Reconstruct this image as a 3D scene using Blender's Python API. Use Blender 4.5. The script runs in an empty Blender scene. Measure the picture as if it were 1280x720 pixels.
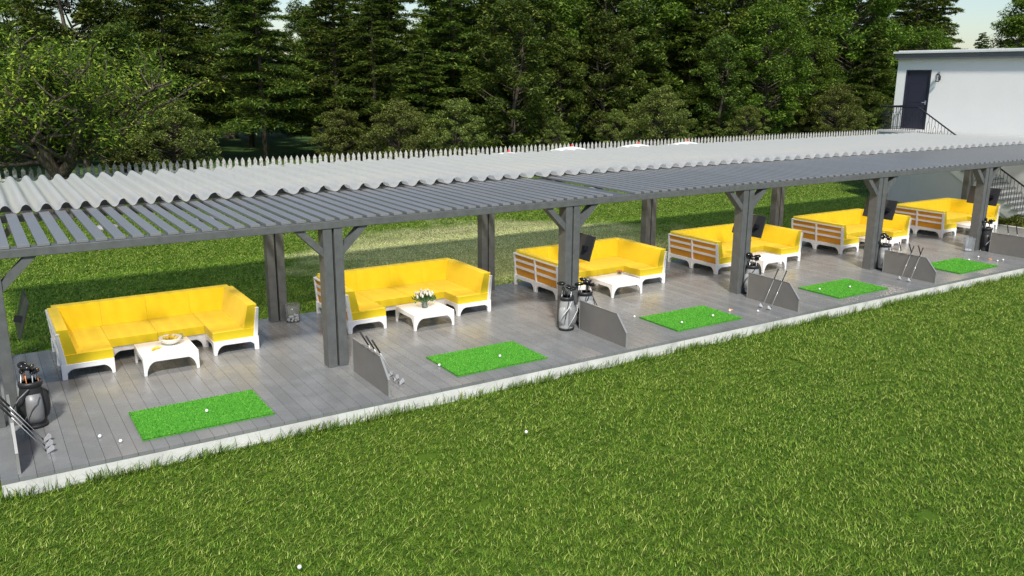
import bpy, math, random
import numpy as np
from mathutils import Vector, Matrix
random.seed(7); rng = np.random.default_rng(11)
sc = bpy.context.scene
COL = sc.collection
GZ = -0.26            # ground level; deck top is z = 0

# ------------------------------------------------------------------ helpers
class MB:
    def __init__(s): s.v = []; s.f = []
    def add(s, vs, fs):
        n = len(s.v); s.v += [tuple(v) for v in vs]; s.f += [tuple(n+i for i in f) for f in fs]; return s
    def box(s, x0, x1, y0, y1, z0, z1):
        v = [(x,y,z) for z in (z0,z1) for y in (y0,y1) for x in (x0,x1)]
        return s.add(v, [(0,2,3,1),(4,5,7,6),(0,1,5,4),(2,6,7,3),(0,4,6,2),(1,3,7,5)])
    def prism(s, poly, axis, a, b):
        """poly: 2D outline; axis 'x': (y,z), 'y': (x,z), 'z': (x,y); extruded from a to b"""
        n = len(poly)
        def P(p, t): return {'x':(t,p[0],p[1]), 'y':(p[0],t,p[1]), 'z':(p[0],p[1],t)}[axis]
        vs = [P(p,a) for p in poly]+[P(p,b) for p in poly]
        return s.add(vs, [tuple(range(n-1,-1,-1)), tuple(range(n,2*n))]+[(i,(i+1)%n,n+(i+1)%n,n+i) for i in range(n)])
    def tube(s, pts, rad, n=8, cap=True):
        pts = [Vector(p) for p in pts]
        if not hasattr(rad,'__len__'): rad = [rad]*len(pts)
        vs = []; ref = None
        for i, p in enumerate(pts):
            d = (pts[min(i+1,len(pts)-1)]-pts[max(i-1,0)]).normalized()
            if ref is None: ref = Vector((1,0,0)) if abs(d.x)<.8 else Vector((0,1,0))
            u = (ref-d*ref.dot(d)).normalized(); w = d.cross(u); ref = u
            for k in range(n):
                a = 2*math.pi*k/n; vs.append(p+(u*math.cos(a)+w*math.sin(a))*rad[i])
        fs = [(i*n+k, i*n+(k+1)%n, (i+1)*n+(k+1)%n, (i+1)*n+k) for i in range(len(pts)-1) for k in range(n)]
        if cap: fs += [tuple(range(n-1,-1,-1)), tuple((len(pts)-1)*n+k for k in range(n))]
        return s.add(vs, fs)
    def lathe(s, prof, c=(0,0,0), n=24, sx=1, sy=1):
        m = len(prof); vs = [(c[0]+r*math.cos(2*math.pi*k/n)*sx, c[1]+r*math.sin(2*math.pi*k/n)*sy, c[2]+z) for r,z in prof for k in range(n)]
        fs = [(i*n+k, i*n+(k+1)%n, (i+1)*n+(k+1)%n, (i+1)*n+k) for i in range(m-1) for k in range(n)]
        if prof[0][0] > 1e-4: fs.append(tuple(range(n-1,-1,-1)))
        if prof[-1][0] > 1e-4: fs.append(tuple((m-1)*n+k for k in range(n)))
        return s.add(vs, fs)
    def ball(s, c, r, sx=1, sy=1, sz=1, n=12, m=7):
        prof = [(max(r*math.sin(math.pi*i/m),1e-5), -r*math.cos(math.pi*i/m)*sz) for i in range(m+1)]
        return s.lathe(prof, c, n, sx, sy)
    def build(s, name, mat, parent=None, smooth=False, bevel=0, seg=2, sub=0):
        me = bpy.data.meshes.new(name); me.from_pydata(s.v, [], s.f); me.materials.append(mat)
        if smooth:
            me.polygons.foreach_set('use_smooth', [True]*len(me.polygons))
        o = bpy.data.objects.new(name, me); COL.objects.link(o)
        if parent: o.parent = parent
        if bevel:
            b = o.modifiers.new('bevel','BEVEL'); b.width = bevel; b.segments = seg; b.limit_method = 'ANGLE'
            if smooth:
                try: b.harden_normals = True
                except Exception: pass
        if sub:
            b = o.modifiers.new('sub','SUBSURF'); b.levels = sub; b.render_levels = sub
        return o
def tag(o, label=None, cat=None, group=None, kind=None):
    if label: o['label'] = label
    if cat: o['category'] = cat
    if group: o['group'] = group
    if kind: o['kind'] = kind
    return o
def thing(name, label, cat, loc=(0,0,0), rz=0, group=None):
    o = bpy.data.objects.new(name, None); COL.objects.link(o); o.location = loc; o.rotation_euler = (0,0,rz)
    o.empty_display_size = .1
    return tag(o, label, cat, group)
def children(o): return [c for c in list(bpy.data.objects) if c.parent == o]
def copy_tree(o, parent=None):
    c = o.copy(); COL.objects.link(c); c.parent = parent
    for ch in children(o): copy_tree(ch, c)
    return c
def dup(src, loc, label=None, rz=None, cat=None):
    c = copy_tree(src); c.location = loc
    if rz is not None: c.rotation_euler = (0,0,rz)
    if label: c['label'] = label
    return c

# ------------------------------------------------------------------ materials
class NT:
    def __init__(s, name):
        s.m = bpy.data.materials.new(name); s.m.use_nodes = True; s.t = s.m.node_tree; s.t.nodes.clear()
        s.out = s.n('ShaderNodeOutputMaterial')
    def n(s, typ, **kw):
        nd = s.t.nodes.new(typ)
        for k, v in kw.items():
            if k.startswith('_'): setattr(nd, k[1:], v)
            else:
                key = {'Sc':'Scale','Ro':'Roughness'}.get(k, k.replace('__',' '))
                nd.inputs[key].default_value = v
        return nd
    def l(s, a, b): s.t.links.new(a, b)
    def noise(s, scale, detail=3, vec=None, rough=.55):
        n = s.n('ShaderNodeTexNoise', Scale=scale, Detail=detail, Roughness=rough)
        if vec is not None: s.l(vec, n.inputs['Vector'])
        return n.outputs['Fac']
    def ramp(s, fac, stops):
        r = s.n('ShaderNodeValToRGB'); s.l(fac, r.inputs['Fac']); e = r.color_ramp.elements
        while len(e) < len(stops): e.new(.5)
        for i, (p, c) in enumerate(stops): e[i].position = p; e[i].color = (*c, 1) if len(c) == 3 else c
        return r.outputs['Color']
    def mix(s, fac, a, b, mode='MIX'):
        m = s.n('ShaderNodeMix', _data_type='RGBA', _blend_type=mode)
        for sock, v in ((m.inputs[0],fac),(m.inputs[6],a),(m.inputs[7],b)):
            if isinstance(v, bpy.types.NodeSocket): s.l(v, sock)
            elif isinstance(v, (int,float)): sock.default_value = v
            else: sock.default_value = (*v,1)
        return m.outputs[2]
    def math(s, op, a, b=0.0, c=0.0):
        m = s.n('ShaderNodeMath', _operation=op)
        for i, v in enumerate((a,b,c)):
            if isinstance(v, bpy.types.NodeSocket): s.l(v, m.inputs[i])
            else: m.inputs[i].default_value = v
        return m.outputs[0]
    def pos(s): return s.n('ShaderNodeNewGeometry').outputs['Position']
    def obj(s): return s.n('ShaderNodeTexCoord').outputs['Object']
    def island(s): return s.n('ShaderNodeNewGeometry').outputs['Random Per Island']
    def bsdf(s, col, rough=.6, metal=0, spec=.5, bump=None, bstr=.2, bdist=.01, **kw):
        b = s.n('ShaderNodeBsdfPrincipled')
        for sock, v in (('Base Color',col),('Roughness',rough),('Metallic',metal),('Specular IOR Level',spec)):
            if isinstance(v, bpy.types.NodeSocket): s.l(v, b.inputs[sock])
            elif isinstance(v,(int,float)): b.inputs[sock].default_value = v
            else: b.inputs[sock].default_value = (*v,1)
        for k,v in kw.items(): b.inputs[k.replace('__',' ')].default_value = v
        if bump is not None:
            bp = s.n('ShaderNodeBump', Strength=bstr, Distance=bdist); s.l(bump, bp.inputs['Height']); s.l(bp.outputs[0], b.inputs['Normal'])
        return b
    def end(s, sh):
        s.l(sh.outputs[0] if hasattr(sh,'outputs') else sh, s.out.inputs['Surface']); return s.m

def simple(name, col, rough=.6, metal=0, var=.12, scale=6, bump=0, bscale=60, spec=.5, **kw):
    t = NT(name); v = t.noise(scale, 4, t.obj())
    lo = tuple(c*(1-var) for c in col); hi = tuple(min(c*(1+var),1) for c in col)
    c = t.ramp(v, [(.3,lo),(.7,hi)])
    h = t.noise(bscale, 3, t.obj()) if bump else None
    return t.end(t.bsdf(c, rough, metal, spec, bump=h, bstr=bump, **kw))

M = {}
M['white_frame'] = simple('white_frame_plastic', (.80,.80,.81), .32, var=.03, scale=3, bump=.03, bscale=90)
M['table_white'] = simple('table_white', (.82,.81,.80), .3, var=.03, scale=4)
# yellow fabric
t = NT('yellow_fabric'); v = t.noise(4, 4, t.obj()); c = t.ramp(v, [(.3,(.81,.60,.020)),(.7,(.85,.645,.028))])
w = t.noise(420, 2, t.obj()); w2 = t.noise(5, 3, t.obj()); h = t.math('ADD', t.math('MULTIPLY', w, .25), w2)
M['yellow'] = t.end(t.bsdf(c, .9, 0, .15, bump=h, bstr=.18, bdist=.006, Sheen__Weight=.15))
M['post_grey'] = simple('painted_post_grey', (.10,.105,.104), .5, var=.15, scale=9, bump=.12, bscale=70)
t = NT('slat_grey'); v = t.noise(7, 4, t.pos()); isl = t.n('ShaderNodeObjectInfo').outputs['Random']
c = t.mix(t.math('MULTIPLY', v, .5), (.175,.18,.183), (.245,.25,.254)); c = t.mix(t.math('MULTIPLY', isl, .3), c, (.14,.145,.15))
M['slat_grey'] = t.end(t.bsdf(c, .38, 0, .5, bump=t.noise(60,2,t.pos()), bstr=.06))
M['panel_grey'] = simple('panel_taupe', (.165,.158,.148), .45, var=.06, scale=5, bump=.02)
M['panel_edge'] = simple('panel_edge_metal', (.33,.33,.32), .35, .3, var=.05)
M['tv_black'] = simple('screen_casing_black', (.028,.028,.030), .45, var=.1)
M['tv_glass'] = simple('screen_glass', (.01,.01,.012), .12, var=.05)
M['black_rubber'] = simple('black_rubber', (.012,.012,.013), .6, var=.2)
M['black_gloss'] = simple('black_gloss', (.012,.012,.013), .18, var=.1)
M['dark_metal'] = simple('wrought_black', (.012,.012,.016), .45, .2, var=.1)
M['steel'] = simple('brushed_steel', (.60,.61,.63), .3, .45, var=.1, scale=20)
M['shaft_orange'] = simple('orange_shaft', (.65,.22,.04), .3, .2, var=.1)
M['bag_grey'] = simple('bag_grey_fabric', (.20,.20,.205), .38, var=.12, scale=8, bump=.1, bscale=120)
M['bag_light'] = simple('bag_silver_fabric', (.30,.31,.31), .35, var=.1, scale=8, bump=.1, bscale=120)
M['bag_dark'] = simple('bag_black_fabric', (.02,.02,.022), .45, var=.15, bump=.1, bscale=120)
M['bag_white'] = simple('bag_white_trim', (.62,.63,.63), .4, var=.05)
M['ball'] = simple('ball_white', (.82,.82,.80), .3, var=.02, bump=.3, bscale=240)
M['ceramic'] = simple('pale_ceramic', (.66,.68,.62), .3, var=.05)
M['banana'] = simple('banana_skin', (.60,.42,.03), .5, var=.3, scale=25)
M['petal'] = simple('white_petal', (.80,.80,.70), .5, var=.06)
M['petal_orange'] = simple('orange_petal', (.70,.28,.08), .5, var=.4, scale=30)
M['stem'] = simple('green_stem', (.05,.14,.03), .5, var=.3)
M['back_weave'] = simple('orange_brown_backing', (.66,.29,.02), .85, var=.08, scale=5, bump=.1, bscale=200)
M['lamp_white'] = simple('lamp_white_shade', (.35,.35,.34), .5, var=.03)
M['wood_leg'] = simple('timber_pole', (.25,.16,.09), .6, var=.2)
M['canvas'] = simple('white_canvas', (.80,.79,.74), .8, var=.04)
M['red'] = simple('red_paint', (.75,.02,.01), .4, var=.05)
M['door'] = simple('door_dark_navy', (.022,.022,.038), .42, var=.12, scale=4, bump=.05)
M['fascia'] = simple('roof_fascia_grey', (.12,.125,.13), .5, var=.1, scale=2)
M['flashing'] = simple('roof_flashing', (.62,.63,.62), .45, var=.06, scale=2)
M['leaf_litter'] = simple('leaf_litter', (.05,.11,.018), .9, var=.5, scale=2)
t = NT('glass_clear'); g = t.n('ShaderNodeBsdfPrincipled', Roughness=.08); g.inputs['Base Color'].default_value = (.55,.56,.57,1)
tr = t.n('ShaderNodeBsdfTransparent'); tr.inputs[0].default_value = (.86,.88,.90,1)
mx = t.n('ShaderNodeMixShader', Fac=.16); t.l(tr.outputs[0], mx.inputs[1]); t.l(g.outputs[0], mx.inputs[2]); M['glass'] = t.end(mx)
# stucco / concrete
def plaster(name, col, var=.08, bs=.35, sc_=40):
    t = NT(name); p = t.pos(); v = t.noise(1.3, 6, p); f = t.noise(9, 4, p)
    c = t.mix(v, tuple(k*(1-var) for k in col), tuple(min(1,k*(1+var)) for k in col)); c = t.mix(t.math('MULTIPLY', f, .25), c, tuple(k*.8 for k in col))
    return t.end(t.bsdf(c, .85, 0, .3, bump=t.noise(sc_, 4, p), bstr=bs, bdist=.01))
M['stucco'] = plaster('white_stucco', (.80,.80,.77), .05)
M['stucco_shade'] = plaster('shaded_stucco', (.56,.58,.58))  # shade on the stair and landing walls put into the stucco colour
M['step'] = plaster('step_stone', (.50,.50,.48), .12)
M['tread'] = plaster('tread_grey', (.30,.31,.32), .12)
t = NT('kerb_concrete'); p = t.pos(); v = t.noise(3, 6, p); st = t.noise(22, 4, p)
c = t.ramp(v, [(.32,(.46,.46,.44)),(.5,(.62,.62,.59)),(.7,(.70,.70,.67))]); c = t.mix(t.math('MULTIPLY', st, .3), c, (.42,.42,.40))
M['kerb'] = t.end(t.bsdf(c, .85, 0, .3, bump=st, bstr=.3, bdist=.01))
# deck boards
t = NT('deck_boards'); p = t.pos(); isl = t.island()
mp = t.n('ShaderNodeMapping'); t.l(p, mp.inputs[0]); mp.inputs['Scale'].default_value = (14,1.2,1)
gr = t.noise(2.2, 5, mp.outputs[0]); bl = t.noise(1.7, 5, p, .65); fine = t.noise(30, 3, p)
c = t.mix(isl, (.165,.172,.175), (.205,.212,.214)); c = t.mix(t.math('MULTIPLY', gr, .35), c, (.135,.14,.143))
c = t.mix(t.ramp(bl, [(.45,(0,0,0)),(.75,(.5,.5,.5))]), c, (.29,.293,.292))
rf = t.ramp(bl, [(.3,(.36,)*3),(.7,(.20,)*3)])
M['deck'] = t.end(t.bsdf(c, rf, 0, .5, bump=t.math('ADD', gr, t.math('MULTIPLY', fine, .4)), bstr=.12, bdist=.004))
M['deck_edge'] = simple('deck_edge', (.13,.135,.135), .6, var=.15)
# artificial turf mat
t = NT('bright_turf'); p = t.pos(); f = t.noise(95, 3, p); b = t.noise(9, 4, p); isl = t.island()
c = t.ramp(f, [(.3,(.035,.19,.015)),(.55,(.075,.33,.025)),(.75,(.17,.46,.06))]); c = t.mix(t.math('MULTIPLY', b, .35), c, (.13,.50,.05))
M['mat'] = t.end(t.bsdf(c, .85, 0, .2, bump=f, bstr=.9, bdist=.012))
t = NT('bright_turf_fibre'); isl = t.island()
c = t.ramp(isl, [(0,(.03,.17,.012)),(.5,(.075,.34,.028)),(1,(.24,.54,.08))]); c = t.mix(t.ramp(t.noise(7, 4, t.pos()), [(.4,(0,0,0)),(.7,(.5,.5,.5))]), c, (.03,.24,.02))
M['mat_fibre'] = t.end(t.bsdf(c, .7, 0, .2))
# corrugated sheet: pale fibreglass, partly translucent
t = NT('corrugated_sheet'); p = t.pos(); v = t.noise(1.6, 5, p); f = t.noise(24, 3, p)
c = t.mix(v, (.60,.61,.60), (.68,.69,.67)); c = t.mix(t.math('MULTIPLY', f, .3), c, (.42,.43,.43))
d = t.bsdf(c, .75, 0, .25, bump=f, bstr=.1); tl = t.n('ShaderNodeBsdfTranslucent'); tl.inputs[0].default_value = (.8,.8,.77,1)
mx = t.n('ShaderNodeMixShader', Fac=.42); t.l(d.outputs[0], mx.inputs[1]); t.l(tl.outputs[0], mx.inputs[2])
tr = t.n('ShaderNodeBsdfTransparent'); m3 = t.n('ShaderNodeMixShader', Fac=.07); t.l(mx.outputs[0], m3.inputs[1]); t.l(tr.outputs[0], m3.inputs[2]); M['sheet'] = t.end(m3)
# fence paint
t = NT('weathered_white_picket'); p = t.pos(); v = t.noise(14, 5, p)
c = t.ramp(v, [(.36,(.26,.25,.23)),(.5,(.50,.49,.46)),(.7,(.60,.59,.56))]); M['picket'] = t.end(t.bsdf(c, .8, 0, .2))
# grass
def patch(t, p):
    """dry straw coloured area of the back lawn, as a 0..1 factor"""
    sp = t.n('ShaderNodeSeparateXYZ'); t.l(p, sp.inputs[0]); n = t.noise(.55, 5, p)
    dx = t.math('MULTIPLY', t.math('SUBTRACT', sp.outputs[0], 12.4), .15); dy = t.math('MULTIPLY', t.math('SUBTRACT', sp.outputs[1], 10.3), .22)
    r = t.math('SQRT', t.math('ADD', t.math('MULTIPLY', dx, dx), t.math('MULTIPLY', dy, dy)))
    r = t.math('ADD', r, t.math('MULTIPLY', t.math('SUBTRACT', n, .5), 1.1))
    return t.ramp(r, [(.72,(.85,.85,.85)),(1.0,(0,0,0))])
def grass_mat(name, blade=True):
    t = NT(name); p = t.pos(); big = t.noise(.35, 4, p); med = t.noise(2.2, 4, p)
    if blade: base = t.ramp(t.island(), [(0,(.016,.052,.005)),(.32,(.072,.180,.012)),(.72,(.160,.320,.024)),(.90,(.31,.40,.05)),(1,(.50,.50,.14))])
    else: base = t.ramp(t.noise(60,4,p), [(.3,(.014,.032,.004)),(.7,(.060,.125,.014))])
    c = t.mix(t.math('MULTIPLY', big, .45), base, (.17,.25,.02)); c = t.mix(t.ramp(med, [(.45,(0,0,0)),(.75,(.35,.35,.35))]), c, (.060,.140,.012))
    c = t.mix(t.ramp(t.noise(9,3,p,.7), [(.40,(.75,.75,.75)),(.58,(0,0,0))]), c, t.mix(1.0, c, (.45,.50,.45), 'MULTIPLY')) if blade else c
    c = t.mix(patch(t,p), c, t.mix(t.ramp(t.noise(26,3,p), [(.38,(0,0,0)),(.62,(1,1,1))]), (.11,.15,.04), (.85,.80,.48)))
    sp = t.n('ShaderNodeSeparateXYZ'); t.l(p, sp.inputs[0]); shade_offset = t.ramp(t.math('MULTIPLY', sp.outputs[1], .05), [(.24,(0,0,0)),(.30,(1,1,1)),(.56,(1,1,1)),(.64,(0,0,0))]); c = t.mix(t.math('MULTIPLY', shade_offset, .8), c, t.mix(1.0, c, (1.65,1.7,1.6), 'MULTIPLY'))  # grass colour brightened across the roof's shadow band to offset that shade
    if not blade: return t.end(t.bsdf(c, .9, 0, .1))
    b = t.bsdf(c, .5, 0, .25); tl = t.n('ShaderNodeBsdfTranslucent'); t.l(c, tl.inputs[0])
    mx = t.n('ShaderNodeMixShader', Fac=.25); t.l(b.outputs[0], mx.inputs[1]); t.l(tl.outputs[0], mx.inputs[2]); return t.end(mx)
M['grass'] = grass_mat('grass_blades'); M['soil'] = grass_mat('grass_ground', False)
t = NT('grass_pale'); c = t.ramp(t.island(), [(0,(.15,.28,.025)),(.6,(.26,.37,.045)),(1,(.50,.52,.15))]); M['grass_pale'] = t.end(t.bsdf(c, .5, 0, .3))
def leaf_mat(name, a, b, c3):
    t = NT(name); isl = t.island(); r = t.n('ShaderNodeObjectInfo').outputs['Random']; v = t.noise(.7, 3, t.pos())
    c = t.ramp(isl, [(0,a),(.55,b),(1,c3)]); c = t.mix(t.math('MULTIPLY', v, .5), c, tuple(k*.5 for k in a))
    hs = t.n('ShaderNodeHueSaturation'); t.l(c, hs.inputs['Color']); t.l(t.math('ADD', t.math('MULTIPLY', r, .025), .472), hs.inputs['Hue']); t.l(t.math('ADD', t.math('MULTIPLY', r, .5), .8), hs.inputs['Value'])
    c = hs.outputs[0]; bs = t.bsdf(c, .55, 0, .25); tl = t.n('ShaderNodeBsdfTranslucent'); t.l(c, tl.inputs[0])
    mx = t.n('ShaderNodeMixShader', Fac=.3); t.l(bs.outputs[0], mx.inputs[1]); t.l(tl.outputs[0], mx.inputs[2]); return t.end(mx)
M['leaf_conifer'] = leaf_mat('conifer_leaf', (.023,.056,.009), (.072,.148,.020), (.24,.30,.05))
M['leaf_broad'] = leaf_mat('broad_leaf', (.026,.070,.008), (.088,.190,.018), (.27,.37,.05))
M['leaf_olive'] = leaf_mat('olive_leaf', (.042,.082,.013), (.150,.220,.040), (.42,.47,.13))
M['leaf_bright'] = leaf_mat('bright_leaf', (.035,.085,.008), (.105,.215,.018), (.42,.50,.06))
t = NT('bark'); p = t.obj(); mp = t.n('ShaderNodeMapping'); t.l(p, mp.inputs[0]); mp.inputs['Scale'].default_value = (6,6,1.2); v = t.noise(3, 6, mp.outputs[0])
c = t.ramp(v, [(.35,(.035,.028,.02)),(.6,(.12,.10,.075)),(.75,(.20,.17,.13))]); M['bark'] = t.end(t.bsdf(c, .9, 0, .2, bump=v, bstr=.8, bdist=.05))

# ------------------------------------------------------------------ camera, sky, sun
cam = bpy.data.cameras.new('camera'); co = bpy.data.objects.new('camera', cam); COL.objects.link(co); sc.camera = co
co.matrix_world = Matrix(((0.843290,0.124712,-0.522790,-0.864047), (-0.537427,0.206240,-0.817702,-11.193332), (0.005843,0.970522,0.240944,4.716272), (0,0,0,1)))
cam.sensor_width = 36; cam.lens = 36*1063.66/1280; cam.clip_end = 2000; cam.clip_start = .1
KX, KY = .41, .84                      # horizontal run of a shadow per metre of height
SUN_EL = math.atan2(1, math.hypot(KX,KY)); sd = Vector((KX,KY,-1)).normalized()
L = bpy.data.lights.new('sun', 'SUN'); L.energy = 5.0; L.angle = math.radians(6); L.color = (1,.95,.87)
so = bpy.data.objects.new('sun', L); COL.objects.link(so); so.rotation_euler = sd.to_track_quat('-Z','Y').to_euler(); so.location = (-10,-20,20)
w = bpy.data.worlds.new('World'); sc.world = w; w.use_nodes = True; nt = w.node_tree
sky = nt.nodes.new('ShaderNodeTexSky'); sky.sky_type = 'NISHITA'; sky.sun_disc = False; sky.sun_elevation = SUN_EL; sky.sun_rotation = math.atan2(-KX,-KY)
sky.air_density = 1.1; sky.dust_density = .8; sky.ozone_density = 2.2
bg = nt.nodes['Background']; bg.inputs[1].default_value = .13; nt.links.new(sky.outputs[0], bg.inputs[0])
sc.view_settings.view_transform = 'Standard'; sc.view_settings.look = 'None'; sc.view_settings.exposure = 0

# ------------------------------------------------------------------ ground
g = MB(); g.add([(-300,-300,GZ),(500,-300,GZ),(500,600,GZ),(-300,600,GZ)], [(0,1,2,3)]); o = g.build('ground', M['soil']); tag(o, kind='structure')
g = MB(); g.add([(-60,29,GZ+.006),(200,29,GZ+.006),(200,140,GZ+.006),(-60,140,GZ+.006)], [(0,1,2,3)]); o = g.build('woodland_floor', M['leaf_litter']); tag(o, kind='structure')

def mesh_np(name, V, F, mat):
    """V (n,3), F (m,k) arrays -> mesh"""
    me = bpy.data.meshes.new(name); k = F.shape[1]
    me.vertices.add(len(V)); me.vertices.foreach_set('co', V.astype(np.float32).ravel())
    me.loops.add(F.size); me.loops.foreach_set('vertex_index', F.astype(np.int32).ravel())
    me.polygons.add(len(F)); me.polygons.foreach_set('loop_start', np.arange(0, F.size, k, dtype=np.int32))
    me.polygons.foreach_set('loop_total', np.full(len(F), k, dtype=np.int32)); me.update(calc_edges=True); me.materials.append(mat); return me
def blades(P, hmin, hmax, wid, lean, bias=(0,0), mat=None, name='grass'):
    """tapered bent blades rooted at points P"""
    n = len(P); a = rng.uniform(0, 2*math.pi, n); h = rng.uniform(hmin, hmax, n); w = wid*rng.uniform(.6,1.3,n)
    dx = np.cos(a)*lean*rng.uniform(.3,1.3,n)+bias[0]*rng.uniform(.2,1.4,n); dy = np.sin(a)*lean*rng.uniform(.3,1.3,n)+bias[1]*rng.uniform(.2,1.4,n)
    nr = np.hypot(dx,dy)+1e-6; px_, py_ = -dy/nr*w/2, dx/nr*w/2
    def lay(t, ws): 
        zz = h*(t-.35*t*t*np.minimum(nr,1.2)); c = P+np.stack([dx*h*t*t, dy*h*t*t, zz],1); s = np.stack([px_,py_,np.zeros(n)],1)*ws
        return c-s, c+s
    a0,b0 = lay(0,1.0); a1,b1 = lay(.55,.85); a2,b2 = lay(1.0,.12)
    V = np.stack([a0,b0,a1,b1,a2,b2],1).reshape(-1,3); i = np.arange(n)[:,None]*6
    F = np.concatenate([i+np.array([[0,1,3,2]]), i+np.array([[2,3,5,4]])],1).reshape(-1,4)
    return mesh_np(name, V, F, mat or M['grass'])
def gn_scatter(name, pts, tiles, rots, scales):
    """one stuff object: instances of grass tiles on the points"""
    me = bpy.data.meshes.new(name); me.from_pydata([tuple(p) for p in pts], [], [])
    a = me.attributes.new('rz','FLOAT','POINT'); a.data.foreach_set('value', np.array(rots,dtype=np.float32))
    a = me.attributes.new('sc','FLOAT','POINT'); a.data.foreach_set('value', np.array(scales,dtype=np.float32))
    a = me.attributes.new('ti','INT','POINT'); a.data.foreach_set('value', rng.integers(0,len(tiles),len(pts)).astype(np.int32))
    o = bpy.data.objects.new(name, me); COL.objects.link(o)
    ng = bpy.data.node_groups.new(name,'GeometryNodeTree'); ng.interface.new_socket('Geometry', in_out='INPUT', socket_type='NodeSocketGeometry'); ng.interface.new_socket('Geometry', in_out='OUTPUT', socket_type='NodeSocketGeometry')
    N = ng.nodes; gi = N.new('NodeGroupInput'); go = N.new('NodeGroupOutput'); gg = N.new('GeometryNodeGeometryToInstance')
    for tl in reversed(tiles):
        oi = N.new('GeometryNodeObjectInfo'); oi.inputs['Object'].default_value = tl; oi.inputs['As Instance'].default_value = True; ng.links.new(oi.outputs['Geometry'], gg.inputs[0])
    gg.location = (0,0)
    # separate instances: join the tiles so that they can be picked
    jn = N.new('GeometryNodeJoinGeometry')
    for l in list(ng.links): ng.links.remove(l)
    for oi in [n for n in N if n.bl_idname == 'GeometryNodeObjectInfo']: ng.links.new(oi.outputs['Geometry'], jn.inputs[0])
    N.remove(gg)
    ip = N.new('GeometryNodeInstanceOnPoints'); ng.links.new(gi.outputs[0], ip.inputs['Points']); ng.links.new(jn.outputs[0], ip.inputs['Instance'])
    ip.inputs['Pick Instance'].default_value = True
    def attr(nm, ty):
        x = N.new('GeometryNodeInputNamedAttribute'); x.data_type = ty; x.inputs['Name'].default_value = nm; return x.outputs[0]
    ng.links.new(attr('ti','INT'), ip.inputs['Instance Index'])
    cx = N.new('ShaderNodeCombineXYZ'); ng.links.new(attr('rz','FLOAT'), cx.inputs[2])
    er = N.new('FunctionNodeEulerToRotation'); ng.links.new(cx.outputs[0], er.inputs[0]); ng.links.new(er.outputs[0], ip.inputs['Rotation'])
    ng.links.new(attr('sc','FLOAT'), ip.inputs['Scale'])
    ng.links.new(ip.outputs[0], go.inputs[0])
    md = o.modifiers.new('scatter','NODES'); md.node_group = ng
    return o
T = 1.5
def two(P, a, b, w, lean, bias, ns):
    """matted blades plus a few long pale ones lying over them"""
    me = blades(P, a, b, w, lean, bias); Q = P[:ns].copy(); Q[:,2] += .03; m2 = blades(Q, .03, .05, w*.8, 1.3, (1.3,.8), M['grass_pale'])
    V = np.empty(len(me.vertices)*3, np.float32); me.vertices.foreach_get('co', V); V2 = np.empty(len(m2.vertices)*3, np.float32); m2.vertices.foreach_get('co', V2)
    n1, n2 = len(me.polygons), len(m2.polygons); F1 = np.empty(n1*4, np.int32); me.loops.foreach_get('vertex_index', F1); F2 = np.empty(n2*4, np.int32); m2.loops.foreach_get('vertex_index', F2)
    o = mesh_np('grass', np.concatenate([V.reshape(-1,3), V2.reshape(-1,3)]), np.concatenate([F1, F2+len(V)//3]).reshape(-1,4), M['grass']); o.materials.append(M['grass_pale'])
    o.polygons.foreach_set('material_index', np.concatenate([np.zeros(n1,np.int32), np.ones(n2,np.int32)])); return o
tiles = []
for k in range(3):
    n = 11500; P = np.stack([rng.uniform(-T/2,T/2,n)*1.12, rng.uniform(-T/2,T/2,n)*1.12, np.zeros(n)],1)
    tiles.append(bpy.data.objects.new('grass_tile', two(P, .028, .062, .0075, 1.3, (.35,.2), 480)))
coarse = []
for k in range(3):
    n = 3600; P = np.stack([rng.uniform(-T/2,T/2,n)*1.12, rng.uniform(-T/2,T/2,n)*1.12, np.zeros(n)],1)
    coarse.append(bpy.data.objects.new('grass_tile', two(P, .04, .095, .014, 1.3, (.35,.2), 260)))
fp = []
for i in range(-3, 24):
    for j in range(0, 8):
        y = -.2-T/2*.93-j*T; x = i*T
        fp.append((x+random.uniform(-.1,.1), y+(random.uniform(-.1,0) if j else -.02), GZ))
n = len(fp)
o = gn_scatter('front_lawn_grass', fp, tiles, [random.choice((0,math.pi*.08,-.3,.35)) + random.uniform(-.1,.1) if True else 0 for _ in fp], [1]*n)
tag(o, 'mown green grass of the wide lawn in front of the deck', 'grass', kind='stuff')
fp = []
for i in range(-8, 38):
    for j in range(0, 15):
        x = i*T+.2; y = 5.32+T/2*1.1+j*T
        if x > 28 and y < 3: continue
        fp.append((x+random.uniform(-.1,.1), y+random.uniform(-.05,.1), GZ))
for i in range(-12, 0):
    for j in range(4): fp.append((-1.95+(-j)*T, 5.3-.0-(-i)*T+12.2, GZ)) if False else None
for j in range(0, 5):
    for i in range(1,4): fp.append((-1.06-T*(i-.5)*1.0, .6+j*T*.95, GZ))
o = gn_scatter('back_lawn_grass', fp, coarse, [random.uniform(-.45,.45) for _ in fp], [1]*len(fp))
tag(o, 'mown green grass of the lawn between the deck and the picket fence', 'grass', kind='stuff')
# taller sprigs along the kerb
n = 7500; P = np.stack([rng.uniform(-1.2,28,n), -.125-np.abs(rng.normal(0,.06,n)), np.full(n,GZ)],1)
keep = rng.random(n) < (.35+.65*(np.sin(P[:,0]*5.1)+np.sin(P[:,0]*1.9+1) > 0)); P = P[keep]
o = bpy.data.objects.new('kerb_grass_sprigs', blades(P, .07, .25, .0095, .75, (.4,-.05))); COL.objects.link(o)
tag(o, 'loose taller grass sprigs growing against the white kerb', 'grass', kind='stuff')

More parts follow.
